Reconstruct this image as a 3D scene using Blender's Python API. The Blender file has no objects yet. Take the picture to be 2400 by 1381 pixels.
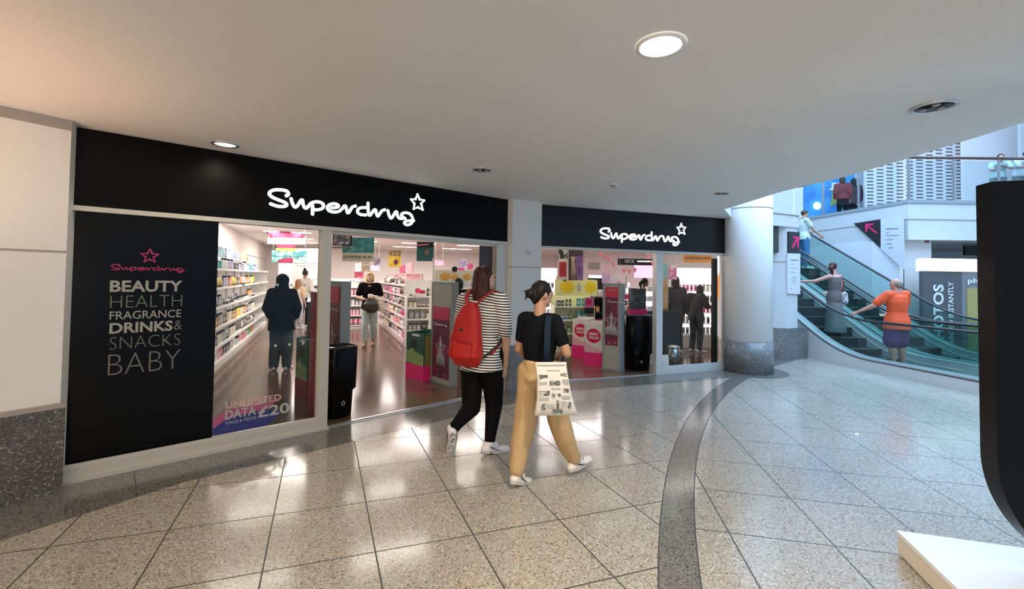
import bpy, bmesh, math, random
from math import sin, cos, pi, radians as RAD
from mathutils import Vector, Matrix, Euler
random.seed(11)
COL = bpy.context.scene.collection
SC = bpy.context.scene

# ---------------------------------------------------------------- camera
F = 1050.0; H = 1.65; PITCH = RAD(1.5); ROLL = RAD(0.85); PPY = 650 - F * math.tan(PITCH)
cam_d = bpy.data.cameras.new('camera'); cam = bpy.data.objects.new('camera', cam_d); COL.objects.link(cam)
cam_d.sensor_fit = 'HORIZONTAL'; cam_d.sensor_width = 36.0; cam_d.lens = F / 2400 * 36
cam_d.shift_y = -(690.5 - PPY) / 2400; cam_d.clip_start = 0.05; cam_d.clip_end = 200
cam.matrix_world = Matrix.Translation((0, 0, H)) @ Matrix.Rotation(pi / 2 + PITCH, 4, 'X') @ Matrix.Rotation(ROLL, 4, 'Z')
SC.camera = cam
def ray(x, y):
    a = (x - 1200) / F; b = (PPY - y) / F; c, s = cos(ROLL), sin(ROLL)
    a2 = a * c - b * s; b2 = a * s + b * c
    return Vector((a2, cos(PITCH) - b2 * sin(PITCH), b2 * cos(PITCH) + sin(PITCH)))
def at(x, y, Y):                 # point of the view ray at distance Y ahead of the viewer
    d = ray(x, y); return Vector((0, 0, H)) + d * (Y / d.y)
def onz(x, y, z=0.0):            # point of the view ray on the level z
    d = ray(x, y); return Vector((0, 0, H)) + d * ((z - H) / d.z)

# ---------------------------------------------------------------- view, world, lights
SC.view_settings.view_transform = 'Standard'; SC.view_settings.look = 'None'
SC.view_settings.gamma = 1.0; SC.view_settings.use_curve_mapping = False
SC.view_settings.exposure = 0.0
w = bpy.data.worlds.new('world'); SC.world = w; w.use_nodes = True
bg = w.node_tree.nodes['Background']; bg.inputs[0].default_value = (0.50, 0.70, 1.0, 1); bg.inputs[1].default_value = 1.4
def area(name, loc, size, power, col, rot=(0, 0, 0), sy=None):
    l = bpy.data.lights.new(name, 'AREA'); l.energy = power; l.color = col; l.shape = 'RECTANGLE'; l.size = size; l.size_y = sy or size
    o = bpy.data.objects.new(name, l); o.location = loc; o.rotation_euler = rot; COL.objects.link(o); return o
def spot(name, loc, power, col, ang, rot=(0, 0, 0), blend=0.6, rad=0.08):
    l = bpy.data.lights.new(name, 'SPOT'); l.energy = power; l.color = col; l.spot_size = RAD(ang); l.spot_blend = blend; l.shadow_soft_size = rad
    o = bpy.data.objects.new(name, l); o.location = loc; o.rotation_euler = rot; COL.objects.link(o); return o
area('daylight_roof', (8.0, 7.0, 9.5), 9, 2600, (0.42, 0.68, 1.0), sy=14)

# ---------------------------------------------------------------- materials
MATS = {}
def mat(name, col, rough=0.5, metal=0.0, emit=None, es=1.0, alpha=1.0, coat=0.0, bump=None, spec=0.5, mottled=None):
    if name in MATS: return MATS[name]
    m = bpy.data.materials.new(name); m.use_nodes = True; nt = m.node_tree; b = nt.nodes['Principled BSDF']
    b.inputs['Base Color'].default_value = (*col, 1); b.inputs['Roughness'].default_value = rough; b.inputs['Metallic'].default_value = metal
    b.inputs['Specular IOR Level'].default_value = spec; b.inputs['Alpha'].default_value = alpha; b.inputs['Coat Weight'].default_value = coat
    if emit: b.inputs['Emission Color'].default_value = (*emit, 1); b.inputs['Emission Strength'].default_value = es
    tc = nt.nodes.new('ShaderNodeTexCoord')
    if bump:
        n = nt.nodes.new('ShaderNodeTexNoise'); n.inputs['Scale'].default_value = bump[0]; n.inputs['Detail'].default_value = 3
        nt.links.new(tc.outputs['Object'], n.inputs['Vector'])
        bp = nt.nodes.new('ShaderNodeBump'); bp.inputs['Strength'].default_value = bump[1]; bp.inputs['Distance'].default_value = bump[2] if len(bump) > 2 else 0.02
        nt.links.new(n.outputs[0], bp.inputs['Height']); nt.links.new(bp.outputs[0], b.inputs['Normal'])
    if mottled:                       # (scale, second colour, threshold lo, hi)
        n = nt.nodes.new('ShaderNodeTexNoise'); n.inputs['Scale'].default_value = mottled[0]; n.inputs['Detail'].default_value = 4
        nt.links.new(tc.outputs['Object'], n.inputs['Vector'])
        r = nt.nodes.new('ShaderNodeValToRGB'); r.color_ramp.elements[0].position = mottled[2]; r.color_ramp.elements[1].position = mottled[3]
        r.color_ramp.elements[0].color = (*col, 1); r.color_ramp.elements[1].color = (*mottled[1], 1)
        nt.links.new(n.outputs[0], r.inputs[0]); nt.links.new(r.outputs[0], b.inputs['Base Color'])
    MATS[name] = m; return m
def glass(name, tint, refl=0.10, rough=0.02):     # thin pane: see-through with a mirror share
    m = bpy.data.materials.new(name); m.use_nodes = True; nt = m.node_tree; nt.nodes.clear()
    out = nt.nodes.new('ShaderNodeOutputMaterial'); mix = nt.nodes.new('ShaderNodeMixShader')
    t = nt.nodes.new('ShaderNodeBsdfTransparent'); t.inputs[0].default_value = (*tint, 1)
    g = nt.nodes.new('ShaderNodeBsdfGlossy'); g.inputs['Roughness'].default_value = rough
    lw = nt.nodes.new('ShaderNodeLayerWeight'); lw.inputs[0].default_value = 0.5
    pw = nt.nodes.new('ShaderNodeMath'); pw.operation = 'POWER'; pw.inputs[1].default_value = 4.0
    mr = nt.nodes.new('ShaderNodeMath'); mr.operation = 'MULTIPLY_ADD'; mr.inputs[1].default_value = .55; mr.inputs[2].default_value = refl * .5
    nt.links.new(lw.outputs['Facing'], pw.inputs[0]); nt.links.new(pw.outputs[0], mr.inputs[0]); nt.links.new(mr.outputs[0], mix.inputs[0])
    nt.links.new(t.outputs[0], mix.inputs[1]); nt.links.new(g.outputs[0], mix.inputs[2]); nt.links.new(mix.outputs[0], out.inputs[0])
    return m

class NT:                              # tiny node helper for the patterned surfaces
    def __init__(s, m): s.m = m; s.t = m.node_tree
    def v(s, x):
        return x
    def math(s, op, a, b=None, c=None):
        n = s.t.nodes.new('ShaderNodeMath'); n.operation = op
        for i, q in enumerate((a, b, c)):
            if q is None: continue
            if isinstance(q, (int, float)): n.inputs[i].default_value = q
            else: s.t.links.new(q, n.inputs[i])
        return n.outputs[0]
    def mix(s, f, a, b):
        n = s.t.nodes.new('ShaderNodeMix'); n.data_type = 'RGBA'
        if isinstance(f, (int, float)): n.inputs[0].default_value = f
        else: s.t.links.new(f, n.inputs[0])
        for i, q in ((6, a), (7, b)):
            if isinstance(q, tuple): n.inputs[i].default_value = (*q, 1)
            else: s.t.links.new(q, n.inputs[i])
        return n.outputs[2]
    def pos(s):
        g = s.t.nodes.new('ShaderNodeNewGeometry'); x = s.t.nodes.new('ShaderNodeSeparateXYZ'); s.t.links.new(g.outputs['Position'], x.inputs[0]); s.P = g.outputs['Position']
        return x.outputs[0], x.outputs[1], x.outputs[2]
    def obj(s):
        g = s.t.nodes.new('ShaderNodeTexCoord'); x = s.t.nodes.new('ShaderNodeSeparateXYZ'); s.t.links.new(g.outputs['Object'], x.inputs[0]); s.P = g.outputs['Object']
        return x.outputs[0], x.outputs[1], x.outputs[2]
    def noise(s, sc, det=3):
        n = s.t.nodes.new('ShaderNodeTexNoise'); n.inputs['Scale'].default_value = sc; n.inputs['Detail'].default_value = det; s.t.links.new(s.P, n.inputs['Vector']); return n.outputs[0]
    def vor(s, sc):
        n = s.t.nodes.new('ShaderNodeTexVoronoi'); n.inputs['Scale'].default_value = sc; s.t.links.new(s.P, n.inputs['Vector']); return n
    def step(s, x, t): return s.math('GREATER_THAN', x, t)
    def ramp(s, x, lo, hi):
        n = s.t.nodes.new('ShaderNodeMapRange'); n.inputs[1].default_value = lo; n.inputs[2].default_value = hi; s.t.links.new(x, n.inputs[0]); return n.outputs[0]

def floor_material():
    m = mat('terrazzo_tiles', (.4, .4, .36), 0.13); k = NT(m); b = m.node_tree.nodes['Principled BSDF']
    X, Y, Z = k.pos()
    def off(yaw):                     # signed distance across a line direction
        y = RAD(yaw); return k.math('SUBTRACT', k.math('MULTIPLY', X, cos(y)), k.math('MULTIPLY', Y, sin(y)))
    def lines(yaw, phase, sp, w=0.0045):
        d = k.math('DIVIDE', k.math('SUBTRACT', off(yaw), phase - sp / 2), sp)
        fr = k.math('ABSOLUTE', k.math('SUBTRACT', k.math('FRACT', d), 0.5))
        return k.math('LESS_THAN', fr, w / sp)
    gA = k.math('MAXIMUM', lines(-22.9, .33, .598), lines(71.1, -2.825, .632))
    gB = k.math('MAXIMUM', lines(9.4, .94, .61), lines(102.5, -3.216, .62))
    dx = k.math('SUBTRACT', X, 14.82); dy = k.math('SUBTRACT', Y, -2.04)
    rr = k.math('SQRT', k.math('ADD', k.math('MULTIPLY', dx, dx), k.math('MULTIPLY', dy, dy)))
    inner = k.math('LESS_THAN', rr, 14.49); band = k.math('MULTIPLY', k.math('GREATER_THAN', rr, 14.49), k.math('LESS_THAN', rr, 14.71))
    edge = k.math('MAXIMUM', k.math('LESS_THAN', k.math('ABSOLUTE', k.math('SUBTRACT', rr, 14.49)), .004), k.math('LESS_THAN', k.math('ABSOLUTE', k.math('SUBTRACT', rr, 14.71)), .004))
    def lineDist(px, py, yaw):        # distance on the mall side of a facade line
        y = RAD(yaw); return k.math('SUBTRACT', k.math('MULTIPLY', k.math('SUBTRACT', X, px), cos(y)), k.math('MULTIPLY', k.math('SUBTRACT', Y, py), sin(y)))
    d1 = lineDist(-3.51, 3.52, 48.05); d2 = lineDist(.376, 7.043, 69.5); d3 = lineDist(-3.39, 3.405, 33.7)
    dm = k.math('MINIMUM', d3, k.math('MAXIMUM', k.math('MINIMUM', d1, 9), k.math('MINIMUM', d1, d2)))
    dm = k.math('MINIMUM', k.math('MINIMUM', d1, d2), d3)
    dc = k.math('SQRT', k.math('ADD', k.math('POWER', k.math('SUBTRACT', X, 4.36), 2), k.math('POWER', k.math('SUBTRACT', Y, 8.28), 2)))
    notinner = k.math('SUBTRACT', 1, inner)
    border = k.math('MULTIPLY', k.math('LESS_THAN', dm, .60), notinner)
    ring = k.math('LESS_THAN', dc, .66)
    borderline = k.math('MULTIPLY', k.math('LESS_THAN', k.math('ABSOLUTE', k.math('SUBTRACT', dm, .60)), .003), notinner)
    jB = k.math('MULTIPLY', border, lines(48.05 - 90, 0.2, 1.25, .003))
    dark = k.math('MINIMUM', k.math('ADD', k.math('ADD', band, border), ring), 1)
    grout = k.math('ADD', k.math('MULTIPLY', gA, notinner), k.math('MULTIPLY', gB, inner))
    grout = k.math('MULTIPLY', grout, k.math('SUBTRACT', 1, dark))
    grout = k.math('MINIMUM', k.math('ADD', k.math('ADD', grout, edge), k.math('ADD', borderline, jB)), 1)
    n1 = k.noise(70, 4); n2 = k.noise(150, 2); n3 = k.noise(1.3, 2)
    v = k.vor(120); sep = k.t.nodes.new('ShaderNodeSeparateColor'); k.t.links.new(v.outputs['Color'], sep.inputs[0])
    chip = sep.outputs[0]
    base = k.mix(k.ramp(n1, .35, .65), (.31, .29, .245), (.42, .40, .345))
    base = k.mix(k.step(chip, .88), base, (.165, .145, .12))
    base = k.mix(k.math('LESS_THAN', chip, .12), base, (.53, .51, .45))
    base = k.mix(k.math('MULTIPLY', k.step(sep.outputs[1], .9), 0.6), base, (.34, .20, .14))
    dk = k.mix(k.ramp(n1, .35, .65), (.12, .118, .105), (.19, .185, .165))
    dk = k.mix(k.step(chip, .88), dk, (.04, .04, .04)); dk = k.mix(k.math('LESS_THAN', chip, .08), dk, (.24, .24, .22))
    c = k.mix(dark, base, dk)
    c = k.mix(grout, c, (.035, .032, .028))
    k.t.links.new(c, b.inputs['Base Color'])
    r = k.math('ADD', k.math('MULTIPLY', n3, .08), k.math('ADD', k.math('MULTIPLY', n2, .05), k.math('MULTIPLY', grout, .4)))
    r = k.math('ADD', r, .075); k.t.links.new(r, b.inputs['Roughness'])
    b.inputs['Specular IOR Level'].default_value = 0.8
    bp = k.t.nodes.new('ShaderNodeBump'); bp.inputs['Strength'].default_value = .12; bp.inputs['Distance'].default_value = .004
    k.t.links.new(k.noise(4, 2), bp.inputs['Height']); k.t.links.new(bp.outputs[0], b.inputs['Normal'])
    return m
def wood_material():
    m = mat('dark_wood_planks', (.1, .06, .04), 0.15); k = NT(m); b = m.node_tree.nodes['Principled BSDF']
    X, Y, Z = k.obj()
    br = k.t.nodes.new('ShaderNodeTexBrick'); br.inputs['Scale'].default_value = 1.0; br.inputs['Brick Width'].default_value = 1.1; br.inputs['Row Height'].default_value = .14
    br.inputs['Mortar Size'].default_value = .002; br.inputs['Color1'].default_value = (.11, .062, .042, 1); br.inputs['Color2'].default_value = (.20, .115, .075, 1); br.inputs['Mortar'].default_value = (.03, .02, .015, 1)
    k.t.links.new(k.P, br.inputs['Vector'])
    mp = k.t.nodes.new('ShaderNodeMapping'); mp.inputs['Scale'].default_value = (2, 30, 1); k.t.links.new(k.P, mp.inputs[0]); k.P = mp.outputs[0]
    g = k.noise(1.5, 5)
    c = k.mix(k.ramp(g, .4, .7), br.outputs[0], (.07, .04, .028)); k.t.links.new(c, b.inputs['Base Color'])
    b.inputs['Specular IOR Level'].default_value = .7
    r = k.math('ADD', k.math('MULTIPLY', g, .12), .09); k.t.links.new(r, b.inputs['Roughness'])
    return m
def granite(name, c1, c2, sc=60, rough=.25):
    m = mat(name, c1, rough); k = NT(m); b = m.node_tree.nodes['Principled BSDF']; k.pos()
    n = k.noise(sc, 5); n2 = k.noise(3, 2); v = k.vor(sc * 1.6); sep = k.t.nodes.new('ShaderNodeSeparateColor'); k.t.links.new(v.outputs['Color'], sep.inputs[0])
    c = k.mix(k.ramp(n, .4, .62), c1, c2); c = k.mix(k.step(sep.outputs[0], .93), c, tuple(min(1, q * 2.2) for q in c2)); c = k.mix(k.math('MULTIPLY', k.ramp(n2, .4, .7), .35), c, tuple(q * .6 for q in c1))
    k.t.links.new(c, b.inputs['Base Color']); return m

M_floor = floor_material(); M_wood = wood_material()
M_gran = granite('dark_granite', (.065, .062, .056), (.13, .125, .11))
M_grang = granite('grey_granite', (.13, .135, .14), (.20, .205, .21))
M_wall = mat('cream_wall_panel', (.76, .74, .70), .35, bump=(3, .05))
M_wallw = mat('white_wall_panel', (.60, .62, .64), .4, bump=(3, .05))
M_joint = mat('panel_joint', (.34, .31, .28), .6)
M_ceil = mat('painted_ceiling', (.74, .725, .70), .75, bump=(2, .08))
M_black = mat('gloss_black', (.0022, .0022, .0022), .2, spec=.14)
M_fascia = mat('black_fascia_panel', (.0018, .0018, .002), .4, spec=.1)
M_frame = mat('satin_aluminium', (.52, .50, .45), .35, .25)
M_alu = mat('brushed_aluminium', (.60, .60, .60), .3, .8)
M_steel = mat('steel', (.62, .63, .64), .22, 1.0)
M_glass = glass('window_glass', (.93, .94, .92), .03)
M_green = glass('green_tinted_glass', (.74, .87, .85), .07, .03)
M_clear = glass('rail_glass', (.88, .94, .96), .05, .03)
M_white = mat('white_gloss', (.82, .82, .80), .3)
M_storew = mat('store_wall_white', (.82, .77, .74), .6)
M_pinkw = mat('store_wall_pink', (.84, .76, .77), .6)
M_rubber = mat('black_rubber', (.012, .014, .016), .35)
M_lampon = mat('lamp_glow', (1, 1, 1), .4, emit=(1.0, .93, .80), es=22)
M_tube = mat('store_light_glow', (1, 1, 1), .4, emit=(1.0, .95, .86), es=14)
M_signw = mat('sign_letter_glow', (1, 1, 1), .4, emit=(.93, 1.0, .99), es=2.2)
M_vinyl = mat('grey_vinyl_lettering', (.30, .30, .28), .5)
M_vinylt = mat('dim_vinyl_lettering', (.13, .13, .12), .5)
M_vinylg = mat('green_grey_vinyl_lettering', (.13, .15, .085), .5)
M_mag = mat('magenta_vinyl', (.42, .02, .13), .5)
M_pink = mat('hot_pink', (.80, .02, .20), .45)
M_dkpink = mat('deep_red_pink', (.45, .01, .09), .45)
M_navy = mat('navy_print', (.02, .03, .16), .5)
M_blackm = mat('matt_black', (.008, .008, .009), .6)
M_grey = mat('mid_grey', (.25, .25, .25), .5)
M_ltgrey = mat('light_grey', (.55, .56, .55), .5)
# ---------------------------------------------------------------- mesh helpers
def frame(p, yaw):               # local x runs along the yaw heading, local y to its left (into the shop), z up
    return Matrix.Translation((p[0], p[1], 0)) @ Matrix.Rotation(pi / 2 - RAD(yaw), 4, 'Z')
FL = frame((-3.51, 3.52), 48.05)      # left shop front
FR = frame((.376, 7.043), 69.5)       # right shop front
FS = frame((0, 0), 67.1)              # the shop's inside grid
FE = frame((6.86, 7.40), 80.0)        # escalators
FW = frame((0, 0), 90)                # world
class MB:
    def __init__(s): s.v = []; s.f = []; s.mi = []; s.sm = []
    def add(s, vs, fs, mi=0, smooth=False, M=None):
        o = len(s.v)
        for p in vs:
            p = Vector(p); s.v.append(M @ p if M is not None else p)
        for f in fs: s.f.append([i + o for i in f]); s.mi.append(mi); s.sm.append(smooth)
        return s
    def box(s, a, b, mi=0, M=None):
        x0, y0, z0 = [min(a[i], b[i]) for i in range(3)]; x1, y1, z1 = [max(a[i], b[i]) for i in range(3)]
        vs = [(x0, y0, z0), (x1, y0, z0), (x1, y1, z0), (x0, y1, z0), (x0, y0, z1), (x1, y0, z1), (x1, y1, z1), (x0, y1, z1)]
        return s.add(vs, [(0, 3, 2, 1), (4, 5, 6, 7), (0, 1, 5, 4), (1, 2, 6, 5), (2, 3, 7, 6), (3, 0, 4, 7)], mi, False, M)
    def prism(s, poly, z0, z1, mi=0, M=None):          # polygon in xy, extruded in z
        n = len(poly); ar = sum(poly[i][0] * poly[(i + 1) % n][1] - poly[(i + 1) % n][0] * poly[i][1] for i in range(n))
        if ar < 0: poly = poly[::-1]
        vs = [(p[0], p[1], z0) for p in poly] + [(p[0], p[1], z1) for p in poly]
        fs = [tuple(range(n))[::-1], tuple(range(n, 2 * n))] + [(i, (i + 1) % n, n + (i + 1) % n, n + i) for i in range(n)]
        return s.add(vs, fs, mi, False, M)
    def lathe(s, prof, n=16, mi=0, M=None, smooth=True, caps=True):
        vs = []; fs = []
        for r, z in prof:
            for i in range(n): a = 2 * pi * i / n; vs.append((r * cos(a), r * sin(a), z))
        for j in range(len(prof) - 1):
            for i in range(n): fs.append((j * n + i, j * n + (i + 1) % n, (j + 1) * n + (i + 1) % n, (j + 1) * n + i))
        if caps:
            fs.append(tuple(range(n))[::-1]); fs.append(tuple((len(prof) - 1) * n + i for i in range(n)))
        return s.add(vs, fs, mi, smooth, M)
    def loft(s, secs, n=16, mi=0, smooth=True, M=None, power=1.0):   # secs: (centre, ax, rx, ay, ry)
        vs = []; fs = []
        for c, ax, rx, ay, ry in secs:
            c = Vector(c); ax = Vector(ax); ay = Vector(ay)
            for i in range(n):
                a = 2 * pi * i / n; ca, sa = cos(a), sin(a)
                if power != 1: ca = math.copysign(abs(ca) ** power, ca); sa = math.copysign(abs(sa) ** power, sa)
                vs.append(c + ax * rx * ca + ay * ry * sa)
        m = len(secs)
        for j in range(m - 1):
            for i in range(n): fs.append((j * n + i, j * n + (i + 1) % n, (j + 1) * n + (i + 1) % n, (j + 1) * n + i))
        fs.append(tuple(range(n))[::-1]); fs.append(tuple((m - 1) * n + i for i in range(n)))
        return s.add(vs, fs, mi, smooth, M)
    def tube(s, pts, r, n=8, mi=0, closed=False, M=None, smooth=True, flat=None, plane=False):
        pts = [Vector(p) for p in pts]; secs = []; m = len(pts); up = Vector((0, 0, 1)); prev = Vector((0, 1, 0)) if plane else None
        for i, p in enumerate(pts):
            if closed: d = pts[(i + 1) % m] - pts[i - 1]
            else: d = pts[min(i + 1, m - 1)] - pts[max(i - 1, 0)]
            if d.length < 1e-9: d = Vector((0, 0, 1))
            d.normalize(); a = d.cross(up) if prev is None else prev - d * prev.dot(d)
            if a.length < 1e-4: a = d.cross(Vector((1, 0, 0)))
            a.normalize(); prev = a; secs.append((p, a, r if not isinstance(r, (list, tuple)) else r[i], d.cross(a), (r if not isinstance(r, (list, tuple)) else r[i]) * (flat or 1)))
        if plane: secs = [(c, ax, ry, ay, rx) for c, ax, rx, ay, ry in secs]
        if closed:
            vs = []; fs = []
            for c, ax, rx, ay, ry in secs:
                for i in range(n): t = 2 * pi * i / n; vs.append(c + ax * rx * cos(t) + ay * ry * sin(t))
            for j in range(m):
                for i in range(n): fs.append((j * n + i, j * n + (i + 1) % n, ((j + 1) % m) * n + (i + 1) % n, ((j + 1) % m) * n + i))
            return s.add(vs, fs, mi, smooth, M)
        return s.loft(secs, n, mi, smooth, M)
    def cap(s, p, q, r1, r2=None, n=12, sq=1.0, side=None, mi=0):      # tapered capsule, closed
        p = Vector(p); q = Vector(q); r2 = r1 if r2 is None else r2; d = q - p; L = d.length
        d = d.normalized() if L > 1e-6 else Vector((0, 0, 1))
        a = Vector(side) if side is not None else (d.cross(Vector((0, 1, 0))) if abs(d.y) < .9 else d.cross(Vector((1, 0, 0))))
        a = (a - d * a.dot(d)).normalized(); b = d.cross(a); secs = []
        for t in (0.05, .4, .75): secs.append((p - d * r1 * cos(t * pi / 2), a, r1 * sin(t * pi / 2), b, r1 * sin(t * pi / 2) * sq))
        secs.append((p, a, r1, b, r1 * sq)); secs.append((q, a, r2, b, r2 * sq))
        for t in (.75, .4, .05): secs.append((q + d * r2 * cos(t * pi / 2), a, r2 * sin(t * pi / 2), b, r2 * sin(t * pi / 2) * sq))
        return s.loft(secs, n, mi)
    def ell(s, c, rx, ry, rz, R=None, n=14, mi=0):                     # ellipsoid
        c = Vector(c); R = R or Matrix.Identity(3); ax, ay, az = R @ Vector((1, 0, 0)), R @ Vector((0, 1, 0)), R @ Vector((0, 0, 1)); secs = []
        for j in range(9):
            t = -pi / 2 + pi * (j + .15) / 8.3; secs.append((c + az * rz * sin(t), ax, rx * cos(t), ay, ry * cos(t)))
        return s.loft(secs, n, mi)
    def mesh(s, name, mats):
        me = bpy.data.meshes.new(name); me.from_pydata([tuple(v) for v in s.v], [], s.f)
        for m in (mats if isinstance(mats, (list, tuple)) else [mats]): me.materials.append(m)
        me.polygons.foreach_set('material_index', s.mi); me.polygons.foreach_set('use_smooth', s.sm); me.update(); return me
    def build(s, name, mats, parent=None, M=None, label=None):
        o = bpy.data.objects.new(name, s.mesh(name, mats)); COL.objects.link(o)
        if M is not None: o.matrix_world = M
        if parent is not None: o.parent = parent
        if label: o['label'] = label
        return o
def tag(o, label, cat, group=None, kind=None):
    if label: o['label'] = label
    if cat: o['category'] = cat
    if group: o['group'] = group
    if kind: o['kind'] = kind
    return o
def struct(name, mb, m, M=None, label=None):
    o = mb.build(name, m, None, M); o['kind'] = 'structure'
    if label: o['label'] = label
    return o
def thing(name, label, cat, M=None, p=(0, 0, 0), rz=0.0, group=None):
    o = bpy.data.objects.new(name, None); COL.objects.link(o); o.empty_display_size = .1
    o.matrix_world = (M or Matrix.Identity(4)) @ Matrix.Translation(p) @ Matrix.Rotation(rz, 4, 'Z')
    return tag(o, label, cat, group)
def copy_tree(o, parent=None):
    c = o.copy(); COL.objects.link(c); c.parent = parent
    for ch in list(o.children): copy_tree(ch, c)
    return c
VX = Matrix.Rotation(pi / 2, 4, 'X')          # turns an xy drawing upright, facing local -y
def text(name, body, h, mat_, parent, loc, width=None, off=0.0, ext=.0015, M=None, mirror=False, rot=None, shear=0):
    c = bpy.data.curves.new(name, 'FONT'); c.body = body; c.size = 1; c.offset = off; c.extrude = 0; c.resolution_u = 3; c.shear = shear
    t = bpy.data.objects.new(name, c); COL.objects.link(t); dg = bpy.context.evaluated_depsgraph_get()
    me = bpy.data.meshes.new_from_object(t.evaluated_get(dg)); bpy.data.objects.remove(t); bpy.data.curves.remove(c)
    xs = [v.co.x for v in me.vertices]; ys = [v.co.y for v in me.vertices]; x0, x1, y0, y1 = min(xs), max(xs), min(ys), max(ys)
    k = h / (y1 - y0); kx = (width / (x1 - x0)) if width else k
    mb = MB(); vs = [((v.co.x - x0) * kx * (-1 if mirror else 1) + (width or 0) * mirror, (v.co.y - y0) * k, 0) for v in me.vertices]
    fs = [tuple(p.vertices) for p in me.polygons]; R = VX if rot is None else rot
    mb.add(vs, fs, 0, False, R); bpy.data.meshes.remove(me)
    o = mb.build(name, mat_, parent, M); o.location = loc
    so = o.modifiers.new('thickness', 'SOLIDIFY'); so.thickness = max(ext, .001); so.offset = 0
    return o
def strokes(mb, paths, ox, oz, k, r, depth=.5, kz=None, xs=1.0):          # traced pen strokes on an upright face
    def sm(P, closed):
        out = []; n = len(P)
        rng = range(n if closed else n - 1)
        for i in rng:
            p0 = P[(i - 1) % n] if (closed or i > 0) else P[0]; p1 = P[i]; p2 = P[(i + 1) % n]; p3 = P[(i + 2) % n] if (closed or i + 2 < n) else p2
            for t in (0, .34, .67):
                out.append(tuple(.5 * ((2 * p1[j]) + (-p0[j] + p2[j]) * t + (2 * p0[j] - 5 * p1[j] + 4 * p2[j] - p3[j]) * t * t + (-p0[j] + 3 * p1[j] - 3 * p2[j] + p3[j]) * t ** 3) for j in (0, 1)))
        if not closed: out.append(P[-1])
        return out
    for key, P in paths.items():
        closed = key == '*'
        Q = P if closed else sm(P, False)
        if closed:
            pts = [(ox + x * k * xs, 0, oz + z * (kz or k)) for x, z in Q]; mb.tube(pts, r, 6, closed=True, flat=depth, plane=True)
            for p in pts: mb.ell(p, r, r * depth, r, n=8)
        else:
            pts = [(ox + x * k * xs, 0, oz + z * (kz or k)) for x, z in Q]; mb.tube(pts, r, 6, flat=depth, plane=True)
            for p in (pts[0], pts[-1]): mb.ell(p, r, r * depth, r, n=8)
    return mb
SCRIPT = {
'S': [(0.167,0.144),(0.186,0.16),(0.175,0.187),(0.145,0.196),(0.095,0.195),(0.046,0.184),(0.016,0.162),(0.011,0.137),(0.036,0.113),(0.09,0.093),(0.148,0.076),(0.171,0.058),(0.164,0.039),(0.133,0.029),(0.083,0.028),(0.026,0.043)],
'u': [(0.213,0.118),(0.223,0.078),(0.244,0.042),(0.264,0.041),(0.287,0.076),(0.306,0.114),(0.321,0.12),(0.326,0.09),(0.34,0.05),(0.36,0.038),(0.382,0.061),(0.408,0.098),(0.453,0.117),(0.499,0.119),(0.532,0.101),(0.533,0.069),(0.51,0.046),(0.464,0.033),(0.439,0.034)],
'p': [(0.424,0.074),(0.426,-0.016)],
'e': [(0.622,0.073),(0.67,0.081),(0.697,0.102),(0.669,0.12),(0.626,0.117),(0.589,0.095),(0.578,0.063),(0.602,0.036),(0.652,0.03),(0.701,0.043),(0.739,0.081),(0.76,0.109),(0.776,0.107),(0.785,0.076),(0.8,0.034),(0.824,0.061),(0.848,0.106),(0.884,0.123)],
'd': [(0.999,0.119),(0.941,0.109),(0.913,0.083),(0.915,0.051),(0.948,0.034),(1.006,0.035)],
'D': [(1.031,0.174),(1.034,0.104),(1.041,0.054),(1.055,0.034),(1.08,0.066),(1.106,0.104),(1.125,0.106),(1.134,0.069),(1.153,0.034),(1.178,0.068),(1.205,0.107),(1.238,0.121)],
'U': [(1.278,0.116),(1.291,0.069),(1.314,0.029),(1.337,0.042),(1.361,0.087),(1.382,0.116),(1.394,0.107),(1.401,0.07),(1.423,0.042),(1.456,0.037),(1.496,0.047)],
'g': [(1.508,0.043),(1.456,0.073),(1.464,0.1),(1.512,0.116),(1.563,0.109),(1.598,0.077),(1.608,0.034),(1.588,-0.01),(1.54,-0.032),(1.503,-0.022),(1.497,-0.002),(1.538,0.018),(1.624,0.029)]}
STAR = {'*': [(1.668,0.36),(1.699,0.302),(1.762,0.297),(1.721,0.251),(1.746,0.179),(1.678,0.201),(1.62,0.176),(1.629,0.24),(1.581,0.287),(1.642,0.298)]}
def star_pts(c, r, r2=.48, rot=0):
    return {'*': [(c[0] + (r if i % 2 == 0 else r * r2) * sin(rot + i * pi / 5), c[1] + (r if i % 2 == 0 else r * r2) * cos(rot + i * pi / 5)) for i in range(10)]}

# ---------------------------------------------------------------- the building
HC = 2.80                         # mall ceiling
L0, L1, R0, R1 = (-3.51, 3.52), (-.09, 6.58), (.376, 7.043), (4.125, 8.447)
def S2(u, v): p = FS @ Vector((u, v, 0)); return (p.x, p.y)
struct('floor', MB().box((-9, -6, -.12), (26, 30, 0)), M_floor)
store_poly = [S2(-2.15, 4.55), L0, L1, R0, R1, (4.45, 8.75), (5.2, 10.15), (7.6, 15.3), S2(11.5, 21), S2(-2.15, 21)]
inv = FS.inverted()
lp = [tuple((inv @ Vector((*p, 0)))[:2]) for p in store_poly]
struct('floor_shop', MB().prism(lp, -.01, .006), M_wood, FS)
struct('ceiling_shop', MB().prism(lp, 2.80, 2.9), mat('shop_ceiling', (.86, .82, .79), .7), FS)
edgeC = [(4.30, 8.9), (4.16, 8.42), (3.43, 7.233), (3.447, 5.714), (3.50, 5.4), (3.617, 4.892), (3.64, 4.4), (3.632, 3.8), (3.611, 3.1), (3.6, 1), (3.6, -5)]
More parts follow.
